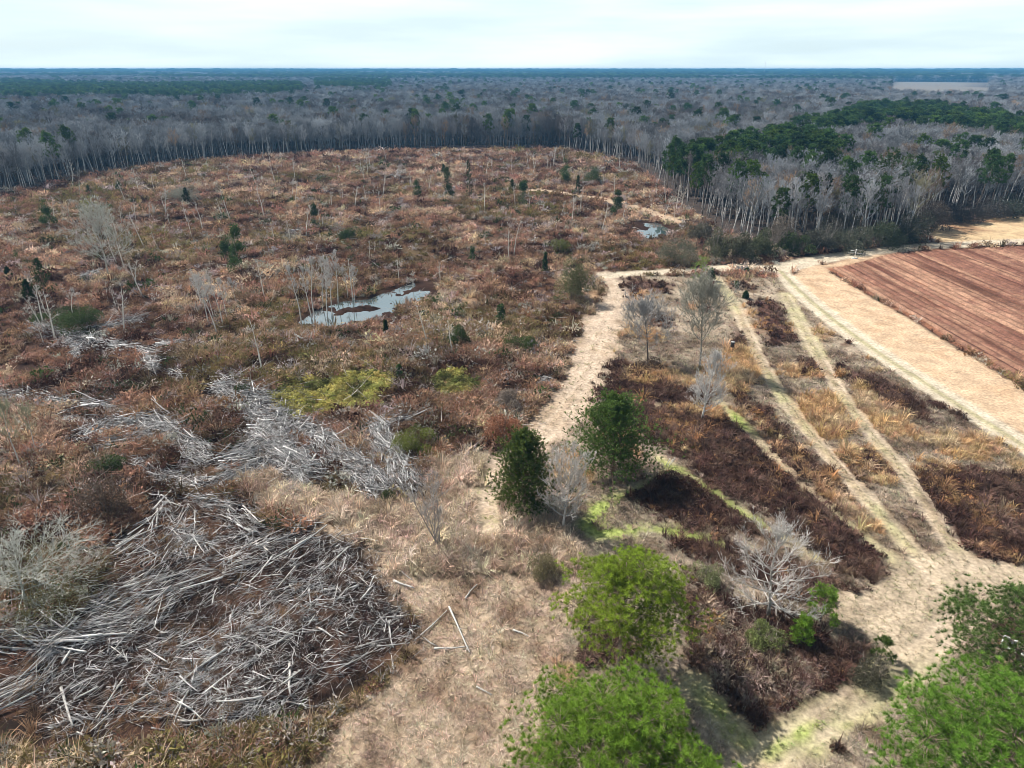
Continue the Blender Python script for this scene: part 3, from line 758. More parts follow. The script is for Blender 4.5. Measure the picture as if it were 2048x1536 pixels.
def cedar(h, r, nb, ns, nspray, sl, sw, power=0.75, lo=0.03):
    T = Geo(); C = Geo()
    tp = grow(np.zeros((1, 3)), np.array([[0, 0.0, 1.0]]), h * 0.97, 6, 0.1, 0.02)
    T.tubes(tp, h * 0.022 * np.linspace(1, 0.1, 6)[None], 6, 0.5)
    t = lo + (0.99 - lo) * (np.arange(nb) + rng.random(nb)) / nb
    p, d = along(tp, np.zeros(nb, int), t)
    az = np.arange(nb) * 2.399 + rng.random(nb) * 0.6
    L1 = r * (1.03 - t) ** power * rng.uniform(0.6, 1.15, nb) * np.clip(0.7 + t * 3, 0, 1) * (0.86 + 0.2 * np.sin(az * 3 + t * 9))
    el = np.radians(12 + 30 * t + rng.normal(size=nb) * 8)
    D1 = np.stack([np.cos(az) * np.cos(el), np.sin(az) * np.cos(el), np.sin(el)], 1)
    p1 = grow(p, D1, L1, 5, 0.35, 0.08)
    T.tubes(p1, 0.035 * np.linspace(1, 0.3, 5)[None] * np.ones((nb, 1)), 3, 0.5)
    par = np.repeat(np.arange(nb), ns); t2 = 0.25 + 0.75 * rng.random(len(par)) ** 0.7
    q, d2 = along(p1, par, t2)
    q = q + rng.normal(size=q.shape) * L1[par][:, None] * 0.11
    d2 = norm(turn(d2, np.radians(rng.uniform(10, 55, len(q)))) + [0, 0, 0.25])
    vb = np.clip(rng.normal(0.45, 0.25, len(q)), 0, 1)
    qq = np.repeat(q, nspray, 0); dd = norm(np.repeat(d2, nspray, 0) + norm(rng.normal(size=(len(q) * nspray, 3))) * 0.75)
    C.blades(qq, dd, sl * rng.uniform(0.6, 1.3, len(qq)), sw, np.repeat(vb, nspray) * 0.75 + 0.25 * rng.random(len(qq)))
    return T, C

def combined(name, T, C, mat, tv=None):
    g = Geo()
    for s in (T, C):
        off = g.n
        for k, fl in s.F.items():
            g.F.setdefault(k, []).extend([f + off for f in fl])
        g.V += s.V; g.v += s.v; g.n += s.n
    return g.mesh(name, mat)

EMP = []
def tree_thing(name, tm, cm, loc, label, category, group=None, rz=0.0, sc=1.0, tt=(0.2, 0.16, 0.13), ct=(0.2, 0.2, 0.1), cname='crown'):
    e = add(name, None, loc, rz=rz, sc=sc, label=label, category=category)
    if group: e['group'] = group
    a = add('trunk', tm, parent=e); a['tint'] = [float(x) for x in tt]
    b = add(cname, cm, parent=e); b['tint'] = [float(x) for x in ct]
    return e

def height_at(bx, by, ty):
    """height of a thing whose foot shows at (bx,by) and whose top shows at row ty"""
    y = P(bx, by)[1]
    return CAMH + y * tan(math.atan((768 - ty) / FPX) - PITCH)

def foot(bx, by):
    p = P(bx, by)
    return (p[0], p[1], float(ground_z(p[0], p[1])[0]) - 0.05)

def px_m(bx, by, npx):
    p = P(bx, by); return npx * np.linalg.norm(p - [0, 0, CAMH]) / FPX / 1.0

# ------------------------------------------------------------------ woods
BARE = []
for k in range(6):
    T, C = bare_tree(16, 0.18, 0.50 if k < 4 else 0.36, 17, 6, 9, 0, 0.18 + 0.03 * (k % 3), up=0.8, ang=(22, 55), w=0.085)
    BARE.append((T.mesh('slim_trunk', M_bark), C.mesh('slim_crown', M_twig), combined('bare_wood', T, C, M_twig)))
WIDE = []
for k in range(4):
    T, C = bare_tree(14.5, 0.24, 0.30, 20, 7, 10, 0, 0.30 + 0.03 * k, up=0.45, ang=(28, 72), w=0.085)
    WIDE.append(combined('wide_wood', T, C, M_twig))
PINES = []
for k in range(5):
    T, C = pine(18, 0.2, 0.5, 26, 3.4, 5, 2, 9, 0.75, 0.26, top=0.8)
    PINES.append((T.mesh('pine_trunk', M_bark), C.mesh('pine_crown', M_needle), combined('pine_wood', T, C, M_needle)))

def ground_points(n, r0, r1, halfang, dens_pow):
    """points in the view's wedge of land; dens_pow: surface density ~ r^-dens_pow"""
    u = rng.random(n); k = 2 - dens_pow
    r = (r0 ** k + u * (r1 ** k - r0 ** k)) ** (1 / k)
    a = rng.uniform(-halfang, halfang, n)
    return r * np.sin(a), r * np.cos(a), r

def jgrid(d0, d1, s, half):
    """jittered grid of points inside a wedge between two distances"""
    xs = np.arange(-d1 * sin(half), d1 * sin(half), s); ys = np.arange(d0 * cos(half) * 0.9, d1, s)
    A, B = np.meshgrid(xs, ys)
    A = A + rng.uniform(-0.48, 0.48, A.shape) * s; B = B + rng.uniform(-0.48, 0.48, A.shape) * s
    A, B = A.ravel(), B.ravel(); d = np.hypot(A, B)
    m = (d >= d0) & (d < d1) & (np.abs(np.arctan2(A, B)) < half)
    return A[m], B[m]

def proj(x, y, z):
    c = y * FW[1] + (z - CAMH) * FW[2]; v = y * UP[1] + (z - CAMH) * UP[2]
    return 1024 + FPX * x / c, 768 - FPX * v / c

PINEPX = [np.array(q, float) for q in [
    [(1300, 290), (1400, 285), (1540, 258), (1600, 268), (1672, 270), (1680, 292), (1560, 302), (1400, 310), (1310, 322)],
    [(1570, 244), (1640, 236), (1730, 207), (1870, 207), (2048, 234), (2400, 243), (2400, 272), (2048, 266), (1900, 247), (1780, 240), (1650, 253)],
    [(-400, 160), (0, 160), (300, 165), (600, 162), (600, 181), (480, 186), (350, 190), (180, 187), (-400, 192)],
    [(630, 157), (780, 158), (780, 171), (630, 171)]]]
HALF = radians(44)
fx, fy = [], []
for d0, d1, s in [(170, 520, 4.2), (520, 1000, 6.5), (1000, 1900, 10), (1900, 3600, 17), (3600, 9000, 42)]:
    a, b = jgrid(d0, d1, s, HALF); fx.append(a); fy.append(b)
fx = np.concatenate(fx); fy = np.concatenate(fy)
sdF = poly_sd(fx, fy, FOREST)
Rf = regions(fx, fy)
keep = (sdF < -0.5 + 3 * (fbm(fx, fy, 7, 5) - 0.5)) & (Rf['sandfar'] < 0.2) & (Rf['road'] < 0.2) & (Rf['farfield'] < 0.5)
fx, fy, sdF = fx[keep], fy[keep], sdF[keep]
fd = np.hypot(fx, fy)
tx, ty = proj(fx, fy, 17.0)
pineP = 0.012 + 0.10 * np.clip((fbm(fx, fy, 60, 15) - 0.62) * 10, 0, 1)
for q in PINEPX:
    pineP = np.where(poly_sd(tx, ty, q) < 0, 0.72, pineP)
pineP = np.where(fd > 2600, np.maximum(pineP, 0.75 * np.clip((fbm(fx, fy, 500, 16, 3) - 0.40) * 8, 0, 1)), pineP)
pineP = np.where((tx > 880) & (tx < 1240) & (sdF > -12) & (fd < 520), 0.09, pineP)
pineP = np.where((tx > 1290) & (fd < 330), np.maximum(pineP, 0.07), pineP)
isp = rng.random(len(fx)) < pineP
fsc = rng.uniform(0.78, 1.15, len(fx)) * np.where(fd > 1900, 1 + (fd - 1900) / 3500, 1) ** 0.8
fsc *= 0.9 + 0.25 * fbm(fx, fy, 45, 27)
big = fbm(fx, fy, 18, 33)
fw = np.where(fd > 1000, 1.5, np.where(fd > 520, 1.25, np.where(sdF < -10, 1.25, 1.0))) * np.where(fd > 1900, 1.0 + (fd - 1900) / 1500, 1)
hue = fbm(fx, fy, 26, 71); hu2 = rng.random(len(fx))
bt = lerp(np.array([0.285, 0.295, 0.31]) + 0 * fx[:, None], (0.13, 0.11, 0.105), np.clip((hue - 0.45) * 4, 0, 1))
bt = lerp(bt, (0.27, 0.17, 0.09), ((hu2 > 0.94) & (fd < 1500)) * 0.8)
bt = lerp(bt, (0.21, 0.19, 0.09), ((hu2 < 0.03) & (fd < 1500)) * 0.8)
bt *= (0.45 + 0.85 * rng.random(len(fx)))[:, None] * (0.7 + 0.6 * fbm(fx, fy, 16, 88))[:, None]
pt = np.array([0.045, 0.085, 0.026]) * (0.5 + 1.0 * rng.random(len(fx)))[:, None] + np.array([0.05, 0.07, 0.0]) * (rng.random(len(fx)) ** 3)[:, None]

def pick(mask, n):
    i = np.where(mask)[0]
    i = i[np.abs(np.arctan2(fx[i], fy[i])) < radians(38.5)]
    s = fd[i] * (1 + np.clip(-sdF[i] - 6, 0, 200) / 12.0)
    return i[np.argsort(s)[:n]]
ind_b = pick(~isp & (fd < 560), 290)
ind_p = pick(isp & (fd < 700), 150)
rest = np.ones(len(fx), bool); rest[ind_b] = False; rest[ind_p] = False

ZW = [(100, 'tree line at its far left end'), (220, 'tree line above the pale round-crowned tree'), (340, 'tree line above the grey brush-like bush'), (470, 'tree line left of the twin snag'), (620, 'tree line above the twin snag'),
      (760, 'tree line straight above the pond'), (880, 'tree line above the leftmost upper evergreen'), (1000, 'tree line above the tallest slim evergreen'), (1120, 'tree line above the sandy trail'), (1290, 'tree line slanting down to the pines'),
      (1400, 'woods corner above the puddle'), (1500, 'woods above the first road bend'), (1640, 'woods above the road junction'), (1760, 'woods above the white pipe post'), (1860, 'woods left of the sandy patch'), (9999, 'woods behind the sandy patch')]
def zone_words(px, sd):
    return ('front ' if sd > -5 else 'inner ' if sd > -18 else 'deep ') + [w for lim, w in ZW if px < lim][0]
for i in ind_b:
    k = int(rng.integers(0, 6)); z = zone_words(tx[i], sdF[i])
    kindw = 'tall pale' if fsc[i] > 1.0 else 'short grey'
    tone = float(rng.uniform(0.35, 0.68))
    tree_thing('bare_tree', BARE[k][0], BARE[k][1], (fx[i], fy[i], 0), f'{kindw} bare tree, {z}', 'tree', f'{kindw} bare trees, {z}', rng.random() * 6.28, float(fsc[i]),
               (tone, tone * 0.95, tone * 0.9), bt[i] * 1.25)
for i in ind_p:
    k = int(rng.integers(0, 5)); z = zone_words(tx[i], sdF[i])
    kindw = ('tall ' if fsc[i] > 1.0 else 'lower ') + ('bright' if pt[i].sum() > 0.22 else 'mid-toned' if pt[i].sum() > 0.16 else 'dark')
    tree_thing('pine_tree', PINES[k][0], PINES[k][1], (fx[i], fy[i], 0), f'{kindw} green pine, {z}', 'tree', f'{kindw} pines, {z}', rng.random() * 6.28, float(fsc[i] * 1.0),
               (0.2, 0.16, 0.13), pt[i])
def scat_forest(name, m, protos, tint, label, hs=1.0):
    i = np.where(rest & m)[0]
    n = len(i)
    sc = np.stack([fsc[i] * fw[i], fsc[i] * fw[i], fsc[i] * hs], 1)
    rot = np.zeros((n, 3)); rot[:, 2] = rng.random(n) * 6.28
    scatter(name, protos, np.stack([fx[i], fy[i], 0 * fx[i]], 1), sc, rot, tint[i], rng.integers(0, len(protos), n) if len(protos) < 7 else np.where((sdF[i] < -13) & (rng.random(n) < 0.6), 6 + rng.integers(0, 4, n), rng.integers(0, 6, n)), label, 'forest')
    print(name, n)
scat_forest('bare_forest', ~isp, [proto('wide_wood', b) for b in WIDE] + [proto('bare_wood', b[2]) for b in BARE], bt, 'grey leafless forest reaching to the horizon')
scat_forest('pine_forest', isp, [proto('pine_wood', b[2]) for b in PINES], pt, 'dark green pine stands within the grey forest')

# undergrowth inside the wood edge
def bush_geo(n, w, h, leaf, stems=24, base=0.0):
    g = Geo()
    u = norm(rng.normal(size=(n, 3))); u[:, 2] = np.abs(u[:, 2])
    rr = np.where(rng.random(n) < 0.7, rng.uniform(0.72, 1.0, n), rng.random(n) ** 0.5)
    nl = 11
    la = rng.random(nl) * 6.28; lr = rng.uniform(0.25, 0.75, nl); lz = rng.uniform(0.0, 0.62, nl) * (1.15 - lr)
    lc = np.stack([np.cos(la) * lr * w / 2, np.sin(la) * lr * w / 2, lz * h], 1); ls = rng.uniform(0.26, 0.46, nl)
    j = rng.integers(0, nl, n)
    c = lc[j] + u * (rr * ls[j])[:, None] * [w * 0.62, w * 0.62, h] + [0, 0, base]
    g.leaves(c, leaf * rng.uniform(0.6, 1.4, n), np.clip(0.5 + 0.3 * (rng.random(nl)[j] - 0.5) + 0.5 * (rng.random(n) - 0.5), 0, 1), 0.55)
    return g
def stem_geo(n, w, h, r, tw=0, twl=0.5, tww=0.03):
    g = Geo()
    az = rng.random(n) * 6.28; k = rng.uniform(0.15, 1, n)
    D = np.stack([np.cos(az) * w / 2 * k, np.sin(az) * w / 2 * k, h * np.ones(n)], 1)
    S = np.stack([np.cos(az), np.sin(az), 0 * az], 1) * (w * 0.08 * k)[:, None]
    p = grow(S, D, np.linalg.norm(D, axis=1) * rng.uniform(0.7, 1.1, n), 5, -0.15, 0.12)
    g.tubes(p, r * np.linspace(1, 0.3, 5)[None] * np.ones((n, 1)), 3, 0.5)
    if tw:
        par = np.repeat(np.arange(n), tw)
        q, d = along(p, par, 0.3 + 0.7 * rng.random(len(par)))
        g.blades(q, turn(d, np.radians(rng.uniform(20, 70, len(q)))), twl * rng.uniform(0.5, 1.3, len(q)), tww, 0.4 + 0.6 * rng.random(len(q)))
    return g

# ------------------------------------------------------------------ scrub, grass and weeds (stuff)
def tuft(nb, hgt, spread, w, curl=0.5):
    az = rng.random(nb) * 6.28; k = rng.uniform(0.1, 1, nb)
    out = np.stack([np.cos(az), np.sin(az), 0 * az], 1); side = np.stack([-np.sin(az), np.cos(az), 0 * az], 1)
    H = hgt * rng.uniform(0.55, 1.1, nb)
    b = out * (spread * 0.25 * k)[:, None]
    m = b + out * (spread * 0.35 * k)[:, None] + np.stack([0 * az, 0 * az, H * 0.62], 1)
    t = m + out * (spread * (0.35 + curl * rng.random(nb)) * k)[:, None] + np.stack([0 * az, 0 * az, H * (0.38 - 0.5 * curl * k)], 1)
    V = np.stack([b - side * w / 2, b + side * w / 2, m + side * w * 0.4, m - side * w * 0.4, t], 1)
    g = Geo(); base = np.arange(nb) * 5
    v = np.repeat(rng.random(nb), 5)
    g.put(V, np.stack([base, base + 1, base + 2, base + 3], 1), v)
    g.F.setdefault(3, []).append(np.stack([base + 3, base + 2, base + 4], 1))
    return g
def scrub_clump(n, w, h):
    g = tuft(12, h * 0.9, w * 0.8, 0.05, 0.3)
    b = bush_geo(n, w, h, 0.20)
    off = g.n
    for k, fl in b.F.items(): g.F.setdefault(k, []).extend([f + off for f in fl])
    g.V += b.V; g.v += b.v; g.n += b.n
    return g
G_TUFT = [proto('grass_tuft', tuft(26, 0.75, 0.75, 0.035, 0.7).mesh('tuft', M_dry)) for _ in range(4)]
G_SHORT = [proto('short_tuft', tuft(16, 0.28, 0.5, 0.03, 0.6).mesh('short', M_dry)) for _ in range(3)]
G_SCRUB = [proto('scrub_clump', scrub_clump(60, 1.5, 0.85).mesh('scrubc', M_dry)) for _ in range(5)]
G_WEED = [proto('weed_clump', scrub_clump(40, 0.9, 0.55).mesh('weedc', M_dry)) for _ in range(4)]
G_LEAF = [proto('leafy_weed', bush_geo(70, 1.3, 0.9, 0.22).mesh('leafw', M_leaf)) for _ in range(3)]

X, Y, Dd = ground_points(150000, 31, 440, radians(57), 1.2)
Xn, Yn, Dn = ground_points(125000, 26, 125, radians(57), 0.7)
X, Y, Dd = np.concatenate([X, Xn]), np.concatenate([Y, Yn]), np.concatenate([Dd, Dn])
m = (np.abs(X) < 28 + 0.86 * Y) & (Y > 24)
X, Y, Dd = X[m], Y[m], Dd[m]
R = regions(X, Y)
Zg = height(X, Y, R)
closed = np.clip(R['path'] + R['road'] + R['sand'] + R['field'] + R['sandfar'] + R['lane'] + R['rut'] + R['path2'] * 0.85 + R['junction'], 0, 1)
clearing = (1 - R['forest']) * (1 - R['meadow']) * (1 - R['tan']) * (1 - closed) * (R['pond_sd'] > 1.6 + 5 * (fbm(X, Y, 4, 321) - 0.5))
n1 = fbm(X, Y, 14, 21); n2 = fbm(X, Y, 3.0, 31); n3 = fbm(X, Y, 40, 41); n4 = fbm(X, Y, 7, 45)
u = rng.random(len(X))
def jt(n, a=0.35): return (1 + a * (rng.random((n, 1)) * 2 - 1)) * (1 + 0.1 * (rng.random((n, 3)) * 2 - 1))
def do_scatter(name, m, protos, smul, tint, label, cat, grow_pow=0.42, zo=-0.04):
    i = np.where(m)[0]; n = len(i)
    s = smul * (Dd[i] / 50) ** grow_pow * np.clip(rng.lognormal(-0.15, 0.38, n), 0.35, 2.2)
    rot = np.zeros((n, 3)); rot[:, 2] = rng.random(n) * 6.28; rot[:, :2] = rng.normal(size=(n, 2)) * 0.12
    scatter(name, protos, np.stack([X[i], Y[i], Zg[i] + zo], 1), s, rot, np.clip(tint[i] * jt(n), 0.005, 0.9), rng.integers(0, len(protos), n), label, cat)
    print(name, n)
n5 = fbm(X, Y, 4.5, 145, 3); n6 = rng.random(len(X))
ct = lerp(np.array([0.06, 0.028, 0.019]) + 0 * X[:, None], (0.39, 0.225, 0.15), np.clip((n5 - 0.36) * 3.4 + (n1 - 0.5) * 1.2 + (n6 - 0.5) * 0.7, 0, 1))
ct = lerp(ct, (0.66, 0.50, 0.35), np.clip((n1 - 0.48) * 5, 0, 1) * (rng.random(len(X)) < 0.5))
ct = lerp(ct, (0.20, 0.16, 0.06), np.clip((n3 - 0.5) * 5, 0, 1) * (rng.random(len(X)) < 0.5))
ct = lerp(ct, (0.42, 0.37, 0.33), (rng.random(len(X)) < 0.13) * 1.0)
ct = lerp(ct, (0.045, 0.07, 0.022), (rng.random(len(X)) < 0.035) * 1.0)
do_scatter('rust_scrub', (clearing > 0.5) & (R['yellow'] < 0.5) & (R['pile'] < 0.5) & (u < np.clip((n5 - 0.22) * 2.6, 0.12, 1)), G_SCRUB + G_TUFT, 1.0, ct, 'dense rust brown winter scrub covering the clearing', 'scrub')
yt = lerp(np.array([0.52, 0.47, 0.15]) + 0 * X[:, None], (0.13, 0.14, 0.04), np.clip((n2 - 0.42) * 5, 0, 1))
do_scatter('brush_litter', (R['pile'] > 0.5) & (u < 0.22), G_SHORT + G_TUFT[:1], 0.9, lerp(np.array([0.07, 0.042, 0.032]) + 0 * X[:, None], (0.30, 0.18, 0.11), np.clip((n4 - 0.5) * 6, 0, 1)), 'rusty dead grass and litter between the sticks', 'litter')
do_scatter('yellow_weeds', (R['yellow'] > rng.uniform(0.2, 1.2, len(X))) & (u < 0.6), G_LEAF, 0.7, yt, 'yellow green leafy weeds in patches beyond the brush piles', 'weeds')
tt = lerp(np.array([0.66, 0.525, 0.40]) + 0 * X[:, None], (0.36, 0.255, 0.18), np.clip((n2 - 0.45) * 4, 0, 1))
upper = P(1000, 1150)[1]
do_scatter('dry_bunch_grass', (R['tan'] > 0.5) & (R['pile'] < 0.5) & (closed < 0.4) & (Y > upper) & (u < 0.9), G_TUFT, 1.0, tt, 'pale dry bunch grass beside the brush piles', 'grass')
do_scatter('trampled_grass', (R['tan'] > 0.5) & (closed < 0.4) & (Y <= upper) & (u < 0.95), G_SHORT, 0.95, tt, 'short trampled straw coloured grass', 'grass')
dt = lerp(np.array([0.085, 0.046, 0.035]) + 0 * X[:, None], (0.31, 0.20, 0.15), np.clip((n2 - 0.4) * 3, 0, 1) * rng.random(len(X)))
dt = lerp(dt, (0.40, 0.23, 0.11), 1.0 * ((rng.random(len(X)) < 0.03) | ((R['orange'] > 0.5) & (rng.random(len(X)) < 0.3))))
pale = (poly_sd(X, Y, PP([(1400, 1190), (1500, 1250), (1640, 1340), (1660, 1420), (1560, 1450), (1430, 1380), (1380, 1270)])) < 0) & (rng.random(len(X)) < 0.55)
dt = lerp(dt, (0.36, 0.28, 0.22), pale * 0.9)
do_scatter('dark_weeds', (R['dark'] > rng.uniform(0.1, 0.9, len(X))) & (closed < rng.uniform(0.3, 0.9, len(X))), G_WEED + G_TUFT, 0.85, dt, 'dark brown dead weeds in the unmown plots', 'weeds')
ot = lerp(np.array([0.55, 0.355, 0.185]) + 0 * X[:, None], (0.55, 0.41, 0.26), np.clip((n2 - 0.40) * 4, 0, 1))
do_scatter('orange_broom_grass', (R['orange'] > rng.uniform(0.1, 0.95, len(X))) & (R['dark'] < rng.uniform(0.2, 1.0, len(X))) & (closed < 0.5), G_TUFT, 0.85, ot, 'orange broom grass in patches between the lanes', 'grass')
mt = lerp(np.array([0.46, 0.38, 0.29]) + 0 * X[:, None], (0.28, 0.21, 0.155), np.clip((n2 - 0.45) * 4, 0, 1))
do_scatter('meadow_grass', (R['meadow'] > 0.5) & (R['dark'] < 0.5) & (R['orange'] < 0.45) & (closed < 0.4) & (u < 0.92), G_SHORT, 0.95, mt, 'short grey tan grass of the winter meadow', 'grass')
gt = lerp(np.array([0.46, 0.41, 0.27]) + 0 * X[:, None], (0.33, 0.42, 0.11), R['green'])
do_scatter('mown_grass', ((R['lane'] > 0.5) | (R['junction'] > 0.5) | (R['path'] > 0.5)) & (R['road'] < 0.3) & (R['rut'] < 0.4) & (u < np.where(R['path'] > 0.5, 0.2, 0.55)), G_SHORT, 0.55, gt, 'mown stubble on the lanes and the path', 'grass')

# ------------------------------------------------------------------ brush piles: countable logs as things, the mass of sticks as stuff
LOGS = []
for k in range(8):
    g = Geo()
    p = grow(np.zeros((1, 3)), np.array([[1.0, 0, 0]]), 1.0, 7, 0, 0.025 + 0.008 * k)
    p[:, :, 2] *= 0.25
    p[0] -= p[0].mean(0)
    rr = np.linspace(1, 0.55, 7) * rng.uniform(0.88, 1.1, 7)
    g.tubes(p, (0.028 * rr)[None], 7, 0.6)
    par = np.zeros(3, int); q, d = along(p, par, rng.uniform(0.3, 0.95, 3))
    g.tubes(grow(q, turn(d, np.radians(rng.uniform(40, 70, 3))), 0.09, 3, 0, 0.1), 0.010 * np.linspace(1, 0.5, 3)[None] * np.ones((3, 1)), 4, 0.5)
    LOGS.append(g.mesh('log', M_wood, smooth=False))

def flow_samples(line, n, wpx):
    L = np.array(line, float)
    seg = np.linalg.norm(np.diff(L, axis=0), axis=1); cum = np.concatenate([[0], np.cumsum(seg)])
    s = rng.random(n) * cum[-1]
    k = np.clip(np.searchsorted(cum, s) - 1, 0, len(seg) - 1); f = (s - cum[k]) / seg[k]
    c = L[k] * (1 - f[:, None]) + L[k + 1] * f[:, None]
    tan_ = (L[k + 1] - L[k]) / seg[k][:, None]
    off = np.clip(rng.normal(size=n) * 0.5, -2.2, 2.2)
    nrm = np.stack([-tan_[:, 1], tan_[:, 0]], 1)
    c = c + nrm * (off * wpx)[:, None]
    w0 = np.array([P(*q)[:2] for q in c]); w1 = np.array([P(*(q + t * 4))[:2] for q, t in zip(c, tan_)])
    d = norm(w1 - w0)
    return w0, d, off

for words, flows in PILES:
    g = Geo(); nlog = 0
    for line, wpx, n, spr, (l0, l1), hh, nl in flows:
        n = int(n * (0.62 if line[0][1] > 990 else 2.0)); wpx = wpx * (1.15 if line[0][1] > 990 else 1.35)
        w0, d, off = flow_samples(line, n + nl, wpx)
        z0 = ground_z(w0[:, 0], w0[:, 1])
        a = rng.normal(size=n + nl) * (spr * 1.15 + 0.06) + (fbm(w0[:, 0], w0[:, 1], 4, 5) - 0.5) * (1.2 + spr) + np.where(rng.random(n + nl) < 0.5, pi, 0)
        dd = np.stack([d[:, 0] * np.cos(a) - d[:, 1] * np.sin(a), d[:, 0] * np.sin(a) + d[:, 1] * np.cos(a)], 1)
        Ln = rng.uniform(l0, l1, n + nl) * rng.uniform(0.6, 1.0, n + nl)
        zz = z0 + 0.06 + hh * np.exp(-(off * 1.6) ** 2) * rng.random(n + nl) ** 0.8
        D3 = np.column_stack([dd, rng.normal(size=n + nl) * 0.07])
        S = np.column_stack([w0, zz]) - D3 * Ln[:, None] / 2
        p = grow(S[:n], D3[:n], Ln[:n], 5, 0.0, 0.13)
        p[:, :, 2] = np.maximum(p[:, :, 2], z0[:n, None] + 0.03)
        r = np.clip(rng.lognormal(-3.7, 0.6, n), 0.012, 0.12) * (np.hypot(w0[:n, 0], w0[:n, 1]) / 62) ** 0.45
        g.tubes(p, r[:, None] * np.linspace(1, 0.4, 5)[None], 3, rng.random(n))
        fk = rng.integers(0, n, int(n * 0.6))
        fq, fd_ = along(p, fk, rng.uniform(0.3, 0.9, len(fk)))
        g.tubes(grow(fq, turn(fd_, np.radians(rng.uniform(20, 60, len(fk)))) * [1, 1, 0.5], Ln[fk] * rng.uniform(0.15, 0.4, len(fk)), 3, 0.0, 0.15), (r[fk] * 0.55)[:, None] * np.array([[1, 0.7, 0.4]]), 3, rng.random(len(fk)))
        for k in range(n, n + nl):
            o = add('log', LOGS[int(rng.integers(0, 8))], (w0[k, 0], w0[k, 1], zz[k] + 0.1))
            rl = min(0.045 + 0.09 * rng.random() ** 2.2, Ln[k] * 0.03) / 0.028
            o.scale = (Ln[k] * 1.12, rl, rl)
            o.rotation_euler = (0, float(rng.normal() * 0.05), math.atan2(dd[k, 1], dd[k, 0]))
            t = rng.uniform(0.42, 0.75)
            o['tint'] = [t, t * 0.97, t * 0.93]
            big = ('long ' if Ln[k] > 3.6 else 'short ') + ('thick ' if rl > 2.7 else 'thin ') + ('white' if t > 0.6 else 'pale grey')
            o['label'] = f'{big} log in the {words}'; o['category'] = 'log'; o['group'] = f'{big} logs, {words}'
    allw = np.concatenate([flow_samples(l, int(nn * 1.1), wp * 1.2)[0] for l, wp, nn, *_ in flows])
    zl = ground_z(allw[:, 0], allw[:, 1])
    az = rng.random(len(allw)) * 6.28
    g.blades(np.column_stack([allw, zl + 0.04 + 0.25 * rng.random(len(allw)) ** 2]), np.stack([np.cos(az), np.sin(az), rng.normal(size=len(az)) * 0.25], 1), rng.uniform(0.3, 1.4, len(az)), 0.045, rng.random(len(az)))
    o = add('brush_pile', g.mesh('brush_pile', M_wood), kind='stuff', label=f'{words}, grey tangled sticks', category='brush')
    o['tint'] = [0.52, 0.51, 0.505]

# loose branches strewn over the clearing
xb, yb, db = ground_points(2600, 60, 400, radians(40), 1.3)
Rb = regions(xb, yb)
mb = (Rb['forest'] < 0.3) & (Rb['meadow'] < 0.3) & (Rb['tan'] < 0.6) & (Rb['path'] < 0.4) & (Rb['sand'] < 0.1) & (Rb['road'] < 0.1) & (Rb['field'] < 0.1) & (Rb['sandfar'] < 0.1) & (fbm(xb, yb, 30, 12) > 0.42)
xb, yb, db = xb[mb], yb[mb], db[mb]
a = rng.random(len(xb)) * 6.28
pb = grow(np.column_stack([xb, yb, height(xb, yb, regions(xb, yb)) + 0.5]), np.stack([np.cos(a), np.sin(a), rng.normal(size=len(a)) * 0.16], 1), rng.uniform(1.5, 6, len(a)), 5, 0, 0.16)
g = Geo(); g.tubes(pb, (0.03 + 0.03 * rng.random(len(a)) * (db / 90) ** 0.5)[:, None] * np.linspace(1, 0.4, 5)[None], 3, rng.random(len(a)))
par = np.repeat(np.arange(len(a)), 4); q, d = along(pb, par, rng.random(len(par)))
g.blades(q, turn(d, np.radians(rng.uniform(25, 65, len(q)))), rng.uniform(0.5, 1.8, len(q)), 0.05, rng.random(len(q)))
o = add('fallen_branches', g.mesh('fallen_branches', M_wood), kind='stuff', label='pale dead branches strewn through the clearing scrub', category='branches'); o['tint'] = [0.5, 0.46, 0.42]

# single logs lying apart
for k, (a, b, r, lab) in enumerate([
    ((897, 1220), (941, 1310), 0.10, 'straight pale log crossing another on the trampled grass'), ((868, 1303), (938, 1299), 0.10, 'crooked pale log whose end meets the straight log'),
    ((488, 998), (560, 1050), 0.13, 'long pale pole lying alone in the dry bunch grass'), ((118, 1378), (152, 1456), 0.12, 'bleached log lying alone in the near left corner'),
    ((578, 1330), (583, 1398), 0.13, 'thickest upright-looking bleached log in the scattered brush'), ((787, 1165), (830, 1182), 0.12, 'short grey log at the edge of the trampled grass'),
    ((930, 1200), (953, 1172), 0.1, 'thin curved log below the leaning stems'), ((1025, 1266), (1060, 1276), 0.09, 'small half-sunk log in the trampled grass'),
    ((952, 1376), (985, 1390), 0.07, 'thin stick low in the trampled grass'), ((830, 1285), (895, 1225), 0.09, 'dark thin branch running up to the straight log'),
    ((520, 575), (555, 540), 0.09, 'pale fallen pole left of the pond'), ((352, 1448), (405, 1443), 0.13, 'short fat white log near the bottom edge'),
    ((640, 1455), (672, 1424), 0.13, 'grey log slanting near the bottom edge')]):
    A, B = P(*a), P(*b); c = (A + B) / 2; d = B - A
    o = add('log', LOGS[k % 8], (c[0], c[1], float(ground_z(c[0], c[1])[0]) + r * 1.0 + 0.12), label=lab, category='log')
    o.scale = (float(np.linalg.norm(d)), r / 0.028, r / 0.028); o.rotation_euler = (0, 0, math.atan2(d[1], d[0])); o['tint'] = [0.5, 0.48, 0.45]

